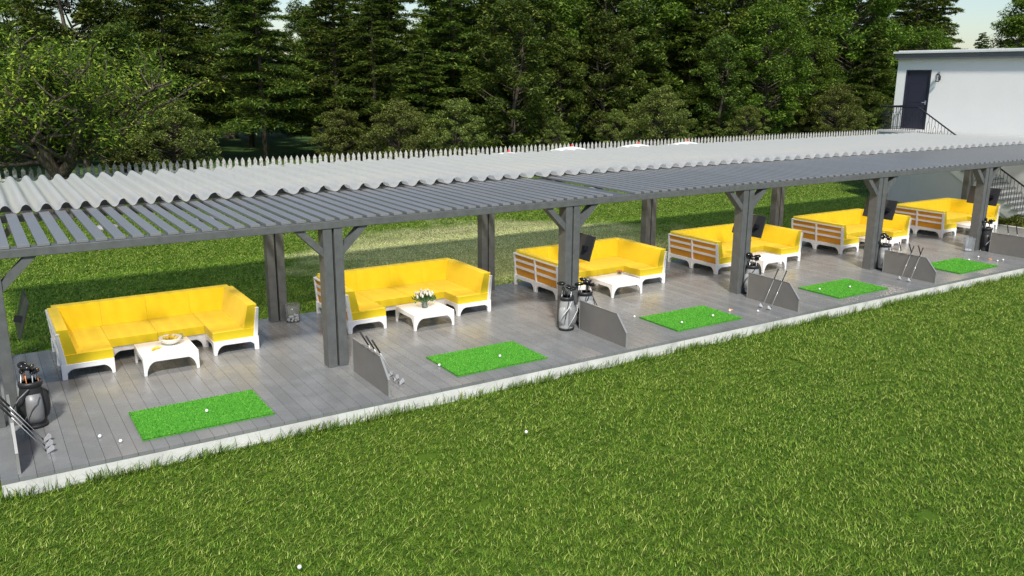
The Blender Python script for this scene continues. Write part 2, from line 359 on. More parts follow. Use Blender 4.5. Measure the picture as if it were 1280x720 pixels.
# ------------------------------------------------------------------ deck and kerb
d = MB(); x = -.99; bw = .191
r2 = random.Random(3)
while x < 27.9:
    cuts = [-.106, r2.uniform(1.2,4.6), 5.21]
    if r2.random() < .4: cuts = [-.106, 5.21]
    for a, b in zip(cuts[:-1], cuts[1:]): d.box(x+.0022, x+bw-.0022, a+(.002 if a>0 else 0), b-.002, -.05, 0)
    x += bw
o = d.build('deck', M['deck']); tag(o, kind='structure')
d = MB(); d.box(-.985, 27.9, -.06, 5.19, GZ-.1, -.055); o = d.build('deck_base', M['deck_edge']); tag(o, kind='structure')
k = MB(); x = -.985
while x < 28:
    x2 = min(x+4.8, 28.05); k.box(x, x2-.006, -.1, -.065, GZ-.1, -.052); x = x2
k.box(-.985, -.95, -.06, 5.2, GZ-.1, -.052)
o = k.build('kerb', M['kerb'], bevel=.004); tag(o, kind='structure')
p = MB(); p.box(27.93, 28.9, -3, 5.4, GZ-.1, -.01); o = p.build('stair_foot_paving', M['step']); tag(o, kind='structure')

# ------------------------------------------------------------------ pavilion
B = 4.8; PX = [-1.0+B*i for i in range(7)]
pav = thing('pavilion', 'long grey slatted pergola with a pale corrugated roof sheet over the deck', 'pavilion', (0,0,0))
def post(x, y, d=.24):
    m = MB(); m.box(x, x+.15, y, y+d, 0, 2.335); m.box(x+.185, x+.335, y, y+d, 0, 2.335)
    return m.build('post', M['post_grey'], pav, bevel=.006)
for i, x in enumerate(PX):
    post(x, 1.715); post(x, 4.86, .2)
    m = MB(); c = x+.1675
    for s in (-1, 1):
        a, b = c+s*.168, c+s*.50
        m = MB(); m.prism([(a,2.02),(a,1.88),(b+s*.12,2.335),(b-s*.03,2.335)], 'y', 1.735, 1.90); m.build('brace', M['post_grey'], pav)
        m = MB(); m.prism([(a,1.99),(a,1.87),(a+s*.05,1.90),(b+s*.10,2.335),(b-s*.03,2.335)], 'y', 4.9, 5.0); m.build('brace', M['post_grey'], pav)
m = MB(); m.box(-2.2, 32.9, 1.70, 1.93, 2.337, 2.455); m.build('beam', M['post_grey'], pav, bevel=.008)
m = MB(); m.box(-2.2, 32.9, 4.88, 5.05, 2.337, 2.455); m.build('beam', M['post_grey'], pav, bevel=.008)
x = -2.1; k = 0; xs = []
while x < 32.6:
    if not (9.9 < x+.08 < 10.16): xs.append(x)
    x += .2385
first = None; rest = MB()
for x in xs:
    if x > -1.7 and k < 100:
        if first is None:
            mm = MB(); mm.box(0, .152, 1.735, 5.42, 2.458, 2.500); first = mm.build('slat', M['slat_grey'], pav, bevel=.004); first.location = (x,0,0)
        else:
            c = first.copy(); COL.objects.link(c); c.parent = pav; c.location = (x,0,0)
        k += 1
    else: rest.box(x, x+.152, 1.735, 5.42, 2.458, 2.500)
o = rest.build('slats', M['slat_grey'], pav); tag(o, kind='stuff')
m = MB(); m.box(9.86, 10.2, 1.935, 4.875, 2.36, 2.452); m.build('joist', M['post_grey'], pav)
# corrugated sheet
X0, XS, X1, Y0, Y1 = -1.6, 2.66, 32.96, 4.70, 9.4; xv = np.linspace(X0, X1, 2800); nx = len(xv)
ph = np.where(xv < XS, (xv+.13)/.2946, (XS+.13)/.2946+(xv-XS)/.4174); cw = np.cos(2*math.pi*ph); zv = 2.580+.064*np.sign(cw)*np.abs(cw)**.72; s = MB()
for yy in (Y0, (Y0+Y1)/2, Y1): s.v += [(float(a), yy, float(b)) for a, b in zip(xv, zv)]
s.f = [(j*nx+i, j*nx+i+1, (j+1)*nx+i+1, (j+1)*nx+i) for j in range(2) for i in range(nx-1)]
o = s.build('roof_sheet', M['sheet'], pav, smooth=True)
m = MB(); m.v = [(float(a), 5.0, 2.503) for a in xv]+[(float(a), 5.0, float(b)-.003) for a, b in zip(xv, zv)]; m.f = [(i, i+1, nx+i+1, nx+i) for i in range(nx-1)]; m.build('wave_shade_sheet', simple('wave_shade_dark', (.045,.045,.043), .8), pav)  # dark sheet added behind the wave openings to stand in for their shade
for x in PX:
    m = MB(); m.box(x+.13, x+.2, 5.47, 9.2, 2.40, 2.505); m.build('rafter', M['post_grey'], pav)

# warm ceiling lamps under the slats, one pair in each bay
first = None
for i in range(6):
    for dx, wd in ((.85,'left'), (2.35,'right')):
        x, y = B*i+dx, 3.15
        if first is None:
            t_ = thing('ceiling_lamp', '', 'ceiling lamp', group='round lamps under the pergola slats')
            m = MB(); m.lathe([(.15,0),(.17,.01),(.17,.05),(.12,.065)], n=24); m.build('shade', M['lamp_white'], t_, smooth=True)
            first = t_
            L = bpy.data.lights.new('lamp_light','AREA'); L.shape = 'DISK'; L.size = .26; L.energy = 25; L.color = (1,.78,.56)
            lo = bpy.data.objects.new('lamp_light', L); COL.objects.link(lo); lo.parent = t_; lo.location = (0,0,-.012)
        else: t_ = copy_tree(first)
        t_.location = (x, y, 2.385)
        t_['label'] = '%s white ceiling lamp under the slats above the %s yellow sofa from the left' % (wd, ['first','second','third','fourth','fifth','sixth'][i])

ORD = ['first','second','third','fourth','fifth','sixth']
NEAR = ['leftmost','second','third','fourth','fifth','rightmost']
# ------------------------------------------------------------------ sofas
def arch(w, foot=.05, zt=.25, zb=.165, r=.16, foot2=None):
    """outline of an apron with curved arch between two feet"""
    foot2 = foot2 or foot
    pts = [(0,zt),(0,0),(foot,0)]
    for k in range(1,7):
        a = k/6*math.pi/2; pts.append((foot+r*.9*(1-math.cos(a)), zb*math.sin(a)))
    for k in range(5,-1,-1):
        a = k/6*math.pi/2; pts.append((w-foot2-r*.9*(1-math.cos(a)), zb*math.sin(a)))
    pts += [(w-foot2,0),(w,0),(w,zt)]
    return pts
def make_sofa():
    s = thing('corner_sofa', '', 'sofa', group='yellow cushioned sofas on the deck')
    wf = M['white_frame']; W = 3.12; D = 1.75; AW = .775; IN = .56      # D depth, AW arm section width, IN front of middle seat
    # aprons with arches
    def px_(x0, w, y0, th, **k): m = MB(); m.prism([(x0+a,b) for a,b in arch(w,**k)], 'y', y0, y0+th); return m
    def py_(y0, w, x0, th, **k): m = MB(); m.prism([(y0+a,b) for a,b in arch(w,**k)], 'x', x0, x0+th); return m
    for x0 in (0, W-AW): px_(x0, AW, 0, .045).build('front_panel', wf, s, bevel=.008)
    for x0, h in ((AW-.04, IN+.04), (W-AW, IN+.04)): py_(.046, h, x0, .04, r=.13).build('side_panel', wf, s, bevel=.006)
    n = 2; ww = (W-2*AW)/n
    for k in range(n): px_(AW+k*ww, ww, IN+.05, .04).build('front_panel', wf, s, bevel=.006)
    for k in range(2): py_(.046+k*(D-.046)/2, (D-.046)/2, .012, .04).build('side_panel', wf, s, bevel=.006); py_(.046+k*(D-.046)/2, (D-.046)/2, W-.052, .04).build('side_panel', wf, s, bevel=.006)
    for k in range(4): px_(k*W/4, W/4, D-.04, .04).build('rear_panel', wf, s, bevel=.006)
    m = MB(); m.box(.055, AW-.045, .05, D-.045, .2, .245); m.box(W-AW+.045, W-.055, .05, D-.045, .2, .245); m.box(AW-.04, W-AW+.04, IN+.095, D-.045, .2, .243); m.build('seat_base', wf, s)
    # leaning uprights, top rails and slats of the back frames
    def up_y(y, sgn, first):   # arm uprights, profile in x-z
        x = 0 if sgn < 0 else W
        m = MB(); m.prism([(x-sgn*.075,.0),(x+sgn*0,.0),(x-sgn*.012,.25),(x+sgn*.03,.73),(x-sgn*.022,.73),(x-sgn*.09,.25)], 'y', y, y+.05); return m
    for sgn in (-1, 1):
        X_ = 0 if sgn < 0 else W
        for y in (.002, D/2-.02, D-.052): up_y(y, sgn, 0).build('upright', wf, s, bevel=.008)
        m = MB(); xa, xb = sorted((X_+sgn*.034, X_-sgn*.026)); m.box(xa, xb, .0, D, .732, .765); m.build('top_rail', wf, s, bevel=.01)
        for z in (.42,.58):
            m = MB(); o_ = sgn*(.03*(z-.25)/.48-.018); xa, xb = sorted((X_+o_-sgn*.0, X_+o_-sgn*.03)); m.box(xa, xb, .053, D/2-.022, z, z+.055); m.box(xa, xb, D/2+.032, D-.054, z, z+.055); m.build('slat', wf, s)
    for k in range(5):
        x = k*(W-.05)/4
        if 0 < k < 4:
            m = MB(); m.prism([(D-.085,.0),(D,.0),(D-.01,.25),(D+.03,.73),(D-.03,.73),(D-.09,.25)], 'x', x, x+.05); m.build('upright', wf, s, bevel=.008)
    m = MB(); m.box(.03, W-.03, D-.03, D+.034, .732, .765); m.build('top_rail', wf, s, bevel=.01)
    for z in (.42,.58):
        m = MB(); m.box(.06, W-.06, D-.02+.03*(z-.25)/.48, D+.008+.03*(z-.25)/.48, z, z+.055); m.build('slat', wf, s)
    # cushions
    for sgn in (-1,1):
        X_ = 0 if sgn < 0 else W; m = MB(); p = [(X_-sgn*.048,.26),(X_-sgn*.042,.26),(X_+sgn*.004,.728),(X_-sgn*.002,.728)]; m.prism(p, 'y', .06, D-.06); m.build('backing', M['back_weave'], s)
    m = MB(); m.prism([(D-.046,.26),(D-.040,.26),(D-.004,.728),(D-.010,.728)], 'x', .06, W-.06); m.build('backing', M['back_weave'], s)
    Yc = M['yellow']
    def cush(name, x0, x1, y0, y1, z0, z1, be=.006):
        m = MB(); m.box(x0, x1, y0, y1, z0, z1); o = m.build(name, Yc, s, smooth=True, bevel=be, seg=4); return o
    cush('seat_cushion', .056, AW-.004, .012, IN+.03, .25, .405); cush('seat_cushion', W-AW+.004, W-.056, .012, IN+.03, .25, .405)
    cush('seat_cushion', .056, AW-.002, IN+.034, D-.06, .25, .403); cush('seat_cushion', W-AW+.002, W-.056, IN+.034, D-.06, .25, .403)
    for k in range(2): cush('seat_cushion', AW+k*ww+.002, AW+(k+1)*ww-.002, IN+.036, D-.06, .25, .402)
    def lean_y(x0, x1, y):      # back cushion along the rear, leaning backwards
        m = MB(); m.prism([(y-.21,.402),(y-.02,.402),(y+.045,.825),(y-.125,.825)], 'x', x0, x1); m.build('back_cushion', Yc, s, smooth=True, bevel=.006, seg=3)
    def lean_x(y0, y1, sgn):
        X_ = 0 if sgn < 0 else W
        m = MB(); p = [(X_-sgn*.25,.404),(X_-sgn*.055,.404),(X_+sgn*.010,.82),(X_-sgn*.155,.82)]; m.prism(p if sgn<0 else p[::-1], 'y', y0, y1); m.build('back_cushion', Yc, s, smooth=True, bevel=.010, seg=3)
    for k in range(4): lean_y(.06+k*.75+.0003, .06+(k+1)*.75-.0003, D-.03)
    for sgn in (-1,1):
        lean_x(.03, D-.14, sgn)
    return s
sofa = make_sofa()
for i in range(6):
    s = sofa if i == 0 else copy_tree(sofa); s.location = (B*i, 3.34, 0)
    s['label'] = ['leftmost white framed yellow U shaped sofa, behind the fruit bowl table', 'yellow U shaped sofa second from left, behind the table with the white tulips',
      'yellow U shaped sofa third from left, behind the pair of golf bags', 'yellow U shaped sofa fourth from left, partly behind the fourth mat and post',
      'yellow U shaped sofa fifth from left, just left of the rightmost one', 'rightmost yellow U shaped sofa, in front of the shaded stair wall'][i]
# ------------------------------------------------------------------ tables
def make_table():
    s = thing('coffee_table', '', 'table', group='white low tables before the sofas'); W = .86; H = .315
    m = MB(); m.box(0, W, 0, W, H-.022, H); m.build('tabletop', M['table_white'], s, bevel=.008)
    m = MB(); m.box(.035, W-.035, .035, W-.035, H+.001, H+.006); m.build('inlay', M['table_white'], s, bevel=.002)
    for a in (0, W-.035):
        m = MB(); m.prism(arch(W, .045, H-.024, .225, .17), 'y', a+.002, a+.033); m.build('leg_panel', M['table_white'], s, bevel=.006)
        m = MB(); m.prism(arch(W-.07, .02, H-.024, .225, .15), 'x', a+.002, a+.033); o = m.build('leg_panel', M['table_white'], s, bevel=.006); o.location = (0,.035,0)
    return s
tab = make_table()
for i in range(6):
    s = tab if i == 0 else copy_tree(tab); s.location = (B*i+1.13+(.004*i), 2.862, 0)
    s['label'] = ['low white square table carrying the bowl of bananas', 'low white square table carrying the vase of white tulips', 'low white square table with a small orange posy behind the golf bags',
      'bare low white square table before the fourth sofa from left', 'low white square table with a leafy posy before the fifth sofa', 'low white square table before the rightmost sofa'][i]
# ------------------------------------------------------------------ golf mats
MX = [.136,1.127,2.127,3.128,4.104]; MW, MD, MY = 1.764, 1.127, .228
def fibres():
    n = 15000; P = np.stack([rng.uniform(0,MW,n), rng.uniform(0,MD,n), np.full(n,.016)],1)
    e = rng.random(n); P[e<.10,1] = 0; P[(e>.10)&(e<.16),0] = 0
    return blades(P, .012, .026, .006, .6, (.2,0), M['mat_fibre'], 'pile')
fm = None
for i, mx_ in enumerate(MX):
    t_ = thing('golf_mat', ['leftmost bright green turf mat, below the first sofa', 'second bright green turf mat from left, with one ball near its middle', 'third bright green turf mat from left, with a ball near each front corner',
        'fourth bright green turf mat from left', 'rightmost and smallest looking bright green turf mat'][i], 'golf mat', (mx_*B, MY, 0), group='bright green turf mats on the deck')
    if fm is None:
        m = MB(); m.box(0, MW, 0, MD, .001, .018); a = m.build('base', M['mat'], t_, bevel=.004)
        b = bpy.data.objects.new('pile', fibres()); COL.objects.link(b); b.parent = t_; fm = (a,b)
    else:
        for q in fm: c = q.copy(); COL.objects.link(c); c.parent = t_
# ------------------------------------------------------------------ divider panels
QX = [-.166,.8522,1.8175,2.7826,3.7994,4.812]; QX = [q*B for q in QX]
pn = None
for i, q in enumerate(QX):
    if pn is None:
        s = thing('divider_panel', '', 'divider panel', group='low grey divider panels between the bays'); out = [(0,0),(1.378,0),(1.378,.56),(.279,.56),(0,.26)]
        m = MB(); m.prism(out, 'x', 0, .022); m.build('board', M['panel_grey'], s)
        m = MB(); th = .012
        e = [((0,.0),(0,.26)), ((0,.26),(.279,.56)), ((.279,.56),(1.378,.56)), ((1.378,.56),(1.378,0))]
        for (a,b),(c,d_) in e:
            L_ = math.hypot(c-a,d_-b); nx_, nz_ = -(d_-b)/L_*th, (c-a)/L_*th
            m.prism([(a,b),(c,d_),(c+nx_,d_+nz_),(a+nx_,b+nz_)], 'x', -.006, .028)
        m.build('edge_trim', M['panel_edge'], s); pn = s
    else: s = copy_tree(pn)
    s.location = (q, 0, .002)
    s['label'] = ['low grey divider panel at the left picture edge with irons leaning over it', 'low grey divider panel between the first and second mats, three irons behind it', 'low grey divider panel beside the two silver golf bags',
        'low grey divider panel between the third and fourth mats, two irons leaning on it', 'low grey divider panel between the fourth and fifth mats, with crossed club grips above', 'low grey divider panel at the right picture edge'][i]
# ------------------------------------------------------------------ televisions on the posts
tv = None
for i in (0,2,3,4,5):
    if tv is None:
        s = thing('television', '', 'television', group='black televisions hung on the posts')
        m = MB(); m.box(0, .03, 0, .86, 0, .50); m.build('casing', M['tv_black'], s, bevel=.006)
        m = MB(); m.box(.031, .034, .015, .845, .02, .485); m.build('screen', M['tv_glass'], s)
        m = MB(); m.box(-.09, -.001, .12, .20, .2, .28); m.build('bracket', M['dark_metal'], s)
        tv = s
    else: s = copy_tree(tv)
    s.location = (PX[i]+.335+.1, 1.55, 1.26); s.rotation_euler = (0, math.radians(17), 0)
    s['label'] = ['black television seen edge on beside the leftmost post', 'black television hidden behind the second front post from left', 'black television hung on the third front post, above the pair of golf bags', 'black television hung on the fourth front post from left',
        'black television hung on the fifth front post from left', 'rightmost black television, hung before the stair railing'][i]
# ------------------------------------------------------------------ golf clubs
def make_club(kind, orange=False):
    s = thing('golf_club', '', 'golf club')
    if kind == 'wood':
        m = MB(); m.ball((0,.04,0), .078, sx=.8, sy=1.1, sz=.5, n=14); m.build('head', M['black_gloss'], s, smooth=True)
        m = MB(); m.tube([(0,0,0),(0,0,-.5)], [.0065,.006], 6); m.build('shaft', M['shaft_orange' if orange else 'black_rubber'], s, smooth=True)
    elif kind == 'putterish':
        m = MB(); m.ball((0,.05,0), .062, sx=.5, sy=1.5, sz=.55, n=12); m.build('head', M['black_gloss'], s, smooth=True)
        m = MB(); m.tube([(0,0,0),(0,0,-.5)], [.0065,.006], 6); m.build('shaft', M['steel'], s, smooth=True)
    else:   # iron, head at the origin on the floor, shaft rising along +Z
        m = MB(); m.prism([(-.014,.0),(.085,-.004),(.105,.03),(.092,.066),(.0,.036),(-.014,.022)], 'y', -.009, .009); m.build('head', M['steel'], s, bevel=.003)
        m = MB(); m.tube([(-.006,0,.015),(0,0,.07)], [.0075,.007], 8); m.build('ferrule', M['black_rubber'], s)
        m = MB(); m.tube([(0,0,.07),(0,0,.70)], [.0045,.0055], 6); m.build('shaft', M['steel'], s, smooth=True)
        m = MB(); m.tube([(0,0,.70),(0,0,.71),(0,0,.97)], [.008,.0125,.0155], 8); m.build('grip', M['black_rubber'], s, smooth=True)
    return s
iron = make_club('iron'); used = []
def lean_club(foot, topp, spin, label, group):
    c = iron if not used else copy_tree(iron); used.append(1)
    d_ = (Vector(topp)-Vector(foot)).normalized(); hx = Vector((-1 if spin else 1,.15,0)); hx = (hx-d_*hx.dot(d_)).normalized(); c.rotation_mode = 'QUATERNION'
    c.rotation_quaternion = Matrix((hx, d_.cross(hx), d_)).transposed().to_quaternion(); c.location = foot; c.scale = (.85,.85,.95) if spin else (1,1,1); tag(c, label, 'golf club', group)
    return c
def irons(q, ys, side, label, group, spin=0):
    for n_, (y, dy) in enumerate(ys):
        if side > 0: foot, over = (q+.36, y, .012), (q+.028, y-.04+dy, .587)
        else: foot, over = (q-.40, y, .012), (q-.012, y+.06+dy, .587)
        lean_club(foot, over, spin, label[n_] if isinstance(label,(list,tuple)) else label, group)
irons(QX[0], [(.88,-.06),(.66,-.06),(.46,-.06)], 1, ['farthest of the three irons leaning over the leftmost panel', 'middle one of the three irons leaning over the leftmost panel', 'nearest of the three irons leaning over the leftmost panel'], 'irons leaning over the leftmost panel')
irons(QX[1], [(.78,.0),(.56,.0),(.36,-.02)], 1, ['farthest of the three irons behind the second panel from left', 'middle one of the three irons behind the second panel from left', 'nearest of the three irons behind the second panel from left'], 'irons behind the second panel from left')
irons(QX[3], [(.60,.0),(.38,.0)], -1, ['left one of the two irons leaning on the fourth panel from left', 'right one of the two irons leaning on the fourth panel from left'], 'irons leaning on the fourth panel', math.pi)
irons(QX[4], [(.62,.0),(.38,.0)], -1, ['left one of the two irons resting on the left face of the fifth panel', 'right one of the two irons resting on the left face of the fifth panel'], 'irons on the near face of the fifth panel', math.pi)
irons(QX[4], [(1.0,.0),(.68,.04),(.44,.04)], 1, ['leftmost of the three black gripped irons leaning from behind the fifth panel', 'middle iron leaning from behind the fifth panel, grip crossing another', 'rightmost iron leaning from behind the fifth panel, grip crossing another'], 'irons behind the fifth panel')
irons(QX[5], [(.98,.0),(.74,.0)], 1, ['left one of the two irons leaning over the rightmost panel', 'right one of the two irons leaning over the rightmost panel'], 'irons behind the rightmost panel')
# ------------------------------------------------------------------ golf bags
def make_bag(main, panel, dark, trim, stand):
    s = thing('golf_bag', '', 'golf bag')
    prof = [(.115,.0),(.132,.012),(.128,.05),(.135,.18),(.14,.36),(.132,.50),(.118,.60),(.112,.66)]
    m = MB(); m.lathe(prof, n=28, sx=1.0, sy=.88); m.build('body', M[main], s, smooth=True)
    m = MB(); m.lathe([(.119,.0),(.138,.004),(.138,.045),(.130,.05)], n=28, sx=1, sy=.9); m.build('base', M['black_rubber'], s, smooth=True)
    m = MB(); m.lathe([(.114,.60),(.128,.61),(.132,.655),(.126,.675),(.105,.68),(.10,.66)], n=28, sx=1, sy=.9); m.build('rim', M[dark], s, smooth=True)
    # curved pocket on the side facing the lawn, swelling outwards
    def pocket(a0, a1, z0, z1, r, name, mt):
        m = MB(); na, nz = 9, 9; vs = []
        for j in range(nz):
            for i in range(na):
                u, v = i/(na-1), j/(nz-1); a = a0+(a1-a0)*u; sw = (math.sin(math.pi*u)**.45)*(math.sin(math.pi*v)**.4)
                rr = .118+(r)*sw; vs.append((rr*math.cos(a), rr*math.sin(a)*.9, z0+(z1-z0)*v))
        m.add(vs, [(j*na+i, j*na+i+1, (j+1)*na+i+1, (j+1)*na+i) for j in range(nz-1) for i in range(na-1)]); m.build(name, M[mt], s, smooth=True)
    pocket(-2.25, -.75, .08, .52, .085, 'front_pocket', panel); pocket(-.6, .5, .1, .56, .065, 'side_pocket', dark); pocket(2.6, 3.9, .1, .50, .06, 'side_pocket', main)
    m = MB()
    m.tube([(-.145,-.15,.10),(-.06,-.195,.28),(.03,-.20,.42),(.06,-.165,.52)], .006, 6); m.build('piping', M[trim], s, smooth=True)
    m = MB(); m.tube([(-.03,-.125,.60),(-.14,-.16,.50),(-.205,-.10,.36),(-.19,-.02,.22),(-.13,0,.14)], .008, 6); m.build('strap', M[trim], s, smooth=True)
    m = MB(); m.tube([(.10,-.06,.60),(.17,-.03,.50),(.175,.02,.30),(.14,.03,.2)], .008, 6); m.build('handle', M[dark], s, smooth=True)
    if stand:
        for sg in (-1,1):
            m = MB(); m.tube([(sg*.07,-.10,.60),(sg*.20,-.14,.28)], .007, 6); m.build('stand_leg', M['dark_metal'], s, smooth=True)
    return s
wood = make_club('wood'); put = make_club('putterish'); wood_o = make_club('wood', True); uw = []
def bag_clubs(bx, by, seed, grp, label):
    r = random.Random(seed)
    for k in range(6):
        src = (wood_o if seed == 0 else wood) if k % 2 == 0 else put
        if src.name not in uw: uw.append(src.name); c = src
        else: c = copy_tree(src)
        a = k*math.pi/3+r.uniform(-.3,.3); rr = .06
        c.rotation_euler = (r.uniform(-.12,.12)-math.sin(a)*.10, math.cos(a)*.12, r.uniform(0,6.28)); c.location = (bx+math.cos(a)*(rr+.03), by+math.sin(a)*(rr+.02), .79+.13*((k*37)%5)/5)
        tag(c, label, 'golf club', grp)
bags = [('bag_dark','bag_grey','bag_dark','bag_grey',False, (-.50,1.56), 'dark grey golf bag beside the leftmost divider panel', .0, 'clubs in the leftmost golf bag', 'black headed club standing in the leftmost dark grey golf bag'),
 ('bag_light','bag_grey','bag_dark','bag_white',True, (8.50,1.50), 'silver grey golf bag standing in front of the third post, left of its twin', .25, 'clubs in the left bag of the pair', 'black headed club standing in the left one of the paired silver bags'),
 ('bag_light','bag_light','bag_dark','bag_dark',True, (9.03,1.62), 'silver grey golf bag half hidden behind the third divider panel', .1, 'clubs in the right bag of the pair', 'black headed club standing in the right one of the paired silver bags'),
 ('bag_light','bag_grey','bag_dark','bag_dark',False, (13.72,1.60), 'grey and black golf bag behind the fourth divider panel', -.3, 'clubs in the bag behind the fourth panel', 'black headed club in the bag behind the fourth divider panel'),
 ('bag_light','bag_dark','bag_dark','bag_white',True, (18.56,1.60), 'black and white golf bag behind the fifth divider panel', .3, 'clubs in the bag behind the fifth panel', 'black headed club in the bag behind the fifth divider panel'),
 ('bag_dark','bag_dark','bag_dark','bag_white',False, (23.30,1.62), 'mostly black golf bag beside the rightmost post', .5, 'clubs in the black bag by the rightmost post', 'black headed club in the black golf bag by the rightmost post')]
for k, (a,b,c,d_,st,(x,y),lab,rz,gp,cl) in enumerate(bags):
    s = make_bag(a,b,c,d_,st); s.scale = (1.16,1.16,.97); s.location = (x,y,0); s.rotation_euler = (0,0,rz); tag(s, lab, 'golf bag'); s['group'] = 'golf bags on the deck'
    bag_clubs(x, y, k, gp, cl)
# ------------------------------------------------------------------ balls
mb = MB(); mb.ball((0,0,0), .0235, n=14, m=9); ball0 = mb.build('golf_ball', M['ball'], smooth=True); ub = []
def ball(x, y, z, label, group='golf balls lying about'):
    if not ub: o = ball0; ub.append(1)
    else: o = ball0.copy(); COL.objects.link(o)
    o.location = (x,y,z+.0235); tag(o, label, 'golf ball', group)
for x,y,z,l in [(.19,.66,0,'left one of two golf balls on the deck left of the leftmost mat'), (.40,.35,0,'right one of two golf balls on the deck left of the leftmost mat'), (1.60,.75,.03,'golf ball resting on the leftmost green mat'),
  (1.49,-3.52,GZ+.09,'golf ball in the lawn near the bottom picture edge'), (5.33,-1.90,GZ+.09,'golf ball in the lawn below the second mat'), (5.40,.85,0,'golf ball on the deck touching the left corner of the second mat'),
  (6.47,.65,.03,'golf ball resting on the second mat from left'), (10.15,1.43,0,'golf ball on the deck left of the third mat'), (10.61,.55,.03,'left one of two golf balls on the third mat'), (11.49,.58,.03,'right one of two golf balls on the third mat'),
  (12.15,.75,0,'golf ball beside the leaf at the right corner of the third mat'), (12.63,.42,0,'golf ball on the deck just left of the fourth panel'), (15.22,.92,.03,'left one of two golf balls on the fourth mat'), (16.01,.70,.03,'right one of two golf balls on the fourth mat'),
  (22.12,1.13,0,'golf ball on the deck behind the rightmost mat'), (22.04,.57,0,'left one of two golf balls right of the rightmost mat'), (22.30,.56,0,'right one of two golf balls right of the rightmost mat'), (21.37,.97,.03,'golf ball resting on the rightmost mat')]: ball(x,y,z,l)
# ball bins
def bin_(x, y, h, label, n, gp, cl, r=.135, square=False):
    s = thing('ball_bin', label, 'ball bin', (x,y,0))
    m = MB()
    if square: m.lathe([(.165,0),(.165,.012)], n=4); m.lathe([(.165,.012),(.175,h),(.170,h),(.160,.014)], n=4)
    else: m.lathe([(r,0),(r,.012)], n=28); m.lathe([(r,.012),(r+.012,h),(r+.007,h),(r-.005,.014)], n=28)
    m.build('bucket', M['glass'], s, smooth=not square)
    rr = random.Random(n)
    for k in range(n):
        a = rr.uniform(0,6.28); q = math.sqrt(rr.random())*(r-.03); lay = k//9
        ball(x+q*math.cos(a) if lay else x+(r-.034)*math.cos(k*.698), y+q*math.sin(a) if lay else y+(r-.034)*math.sin(k*.698), .014+.036*lay, cl, gp)
bin_(4.20, 4.74, .35, 'clear round bin of golf balls at the foot of a rear post', 22, 'golf balls in the clear bin', 'golf ball among those in the clear bin by the rear post')
bin_(22.74, 1.78, .40, 'clear square bin with a few golf balls by the rightmost front post', 9, 'golf balls in the square bin', 'golf ball at the bottom of the square clear bin', .10, True)
# leaf / tee litter by the mats
for x,y,l in ((12.22,.80,'small dry brown leaf at the right corner of the third mat'),(22.10,.80,'small dry brown leaf right of the rightmost mat')):
    m = MB(); m.add([(0,0,.004),(.05,.02,.02),(.09,0,.006),(.05,-.03,.012),(.045,0,.028),(.02,.05,.03)], [(0,1,4),(1,2,4),(2,3,4),(3,0,4),(0,4,5)]); o = m.build('dry_leaf', M['petal_orange']); o.location = (x,y,0); tag(o, l, 'leaf')
# ------------------------------------------------------------------ things on the tables
TZ = .322
s = thing('fruit_bowl', 'pale round bowl standing on the leftmost white table', 'bowl', (1.66,3.40,TZ))
m = MB(); m.lathe([(.06,0),(.075,.008),(.13,.04),(.175,.095),(.185,.12),(.176,.12),(.13,.055),(.04,.03),(.0001,.028)], n=32); m.build('bowl', M['ceramic'], s, smooth=True)
def banana(loc, rz, rx, label, gp='bananas in the pale bowl'):
    m = MB(); pts = []; 
    for k in range(9): a = -.75+1.5*k/8; pts.append((.15*math.sin(a), 0, .15*(1-math.cos(a))))
    m.tube(pts, [.006,.016,.023,.026,.027,.026,.022,.013,.006], 7); o = m.build('banana', M['banana'], smooth=True); o.location = loc; o.rotation_euler = (rx,0,rz); tag(o, label, 'banana', gp)
for k in range(5): banana((1.66+.04*math.cos(k*1.3)-.01, 3.40+.03*math.sin(k*1.3), TZ+.085+.010*k), k*.55-.5, -.5+.25*k, 'ripe banana heaped in the pale bowl on the leftmost table')
banana((1.38,3.20,TZ+.02), .5, 1.5, 'single banana lying on the white table beside the bowl', 'loose banana')
s = thing('drinking_glass', 'clear glass standing behind the fruit bowl on the table edge', 'glass', (1.88,3.62,TZ)); m = MB(); m.lathe([(.03,0),(.036,.09),(.034,.09),(.028,.006)], n=20); m.build('cup', M['glass'], s, smooth=True)
s = thing('tulip_vase', 'glass vase of white tulips on the second white table', 'vase', (6.36,3.27,TZ))
m = MB(); m.lathe([(.055,0),(.062,.03),(.055,.08),(.05,.125),(.046,.125),(.05,.08),(.056,.03),(.05,.008)], n=24); m.build('vase', M['glass'], s, smooth=True)
m = MB(); m.lathe([(.04,.01),(.05,.03),(.046,.075),(.0001,.076)], n=16); m.build('pebbles', M['stem'], s, smooth=True)
r = random.Random(4); st = MB(); pe = MB()
for k in range(26):
    a = k*2.4; q = .16*math.sqrt((k+.5)/26); h = .29-.55*q*q*4+r.uniform(-.02,.02); tip = (q*math.cos(a)*1.15, q*math.sin(a)*1.15, h)
    st.add([(tip[0]*.5,tip[1]*.5,.12),(tip[0]*1.3+.02,tip[1]*1.3,h-.09),(tip[0]*1.45,tip[1]*1.45,h-.03),(tip[0]*1.2-.02,tip[1]*1.2+.02,h-.1)], [(0,1,2,3)]); st.tube([(.02*math.cos(a),.02*math.sin(a),.03),(.5*tip[0],.5*tip[1],.18),tip], .004, 5); pe.ball((tip[0],tip[1],tip[2]+.02), .021, sz=1.6, n=8, m=6)
    st.add([(tip[0]*.4,tip[1]*.4,.13),(tip[0]*1.15+.012,tip[1]*1.15,h-.05),(tip[0]*1.25,tip[1]*1.25,h-.01),(tip[0]*1.1-.012,tip[1]*1.1+.012,h-.06)], [(0,1,2,3)])
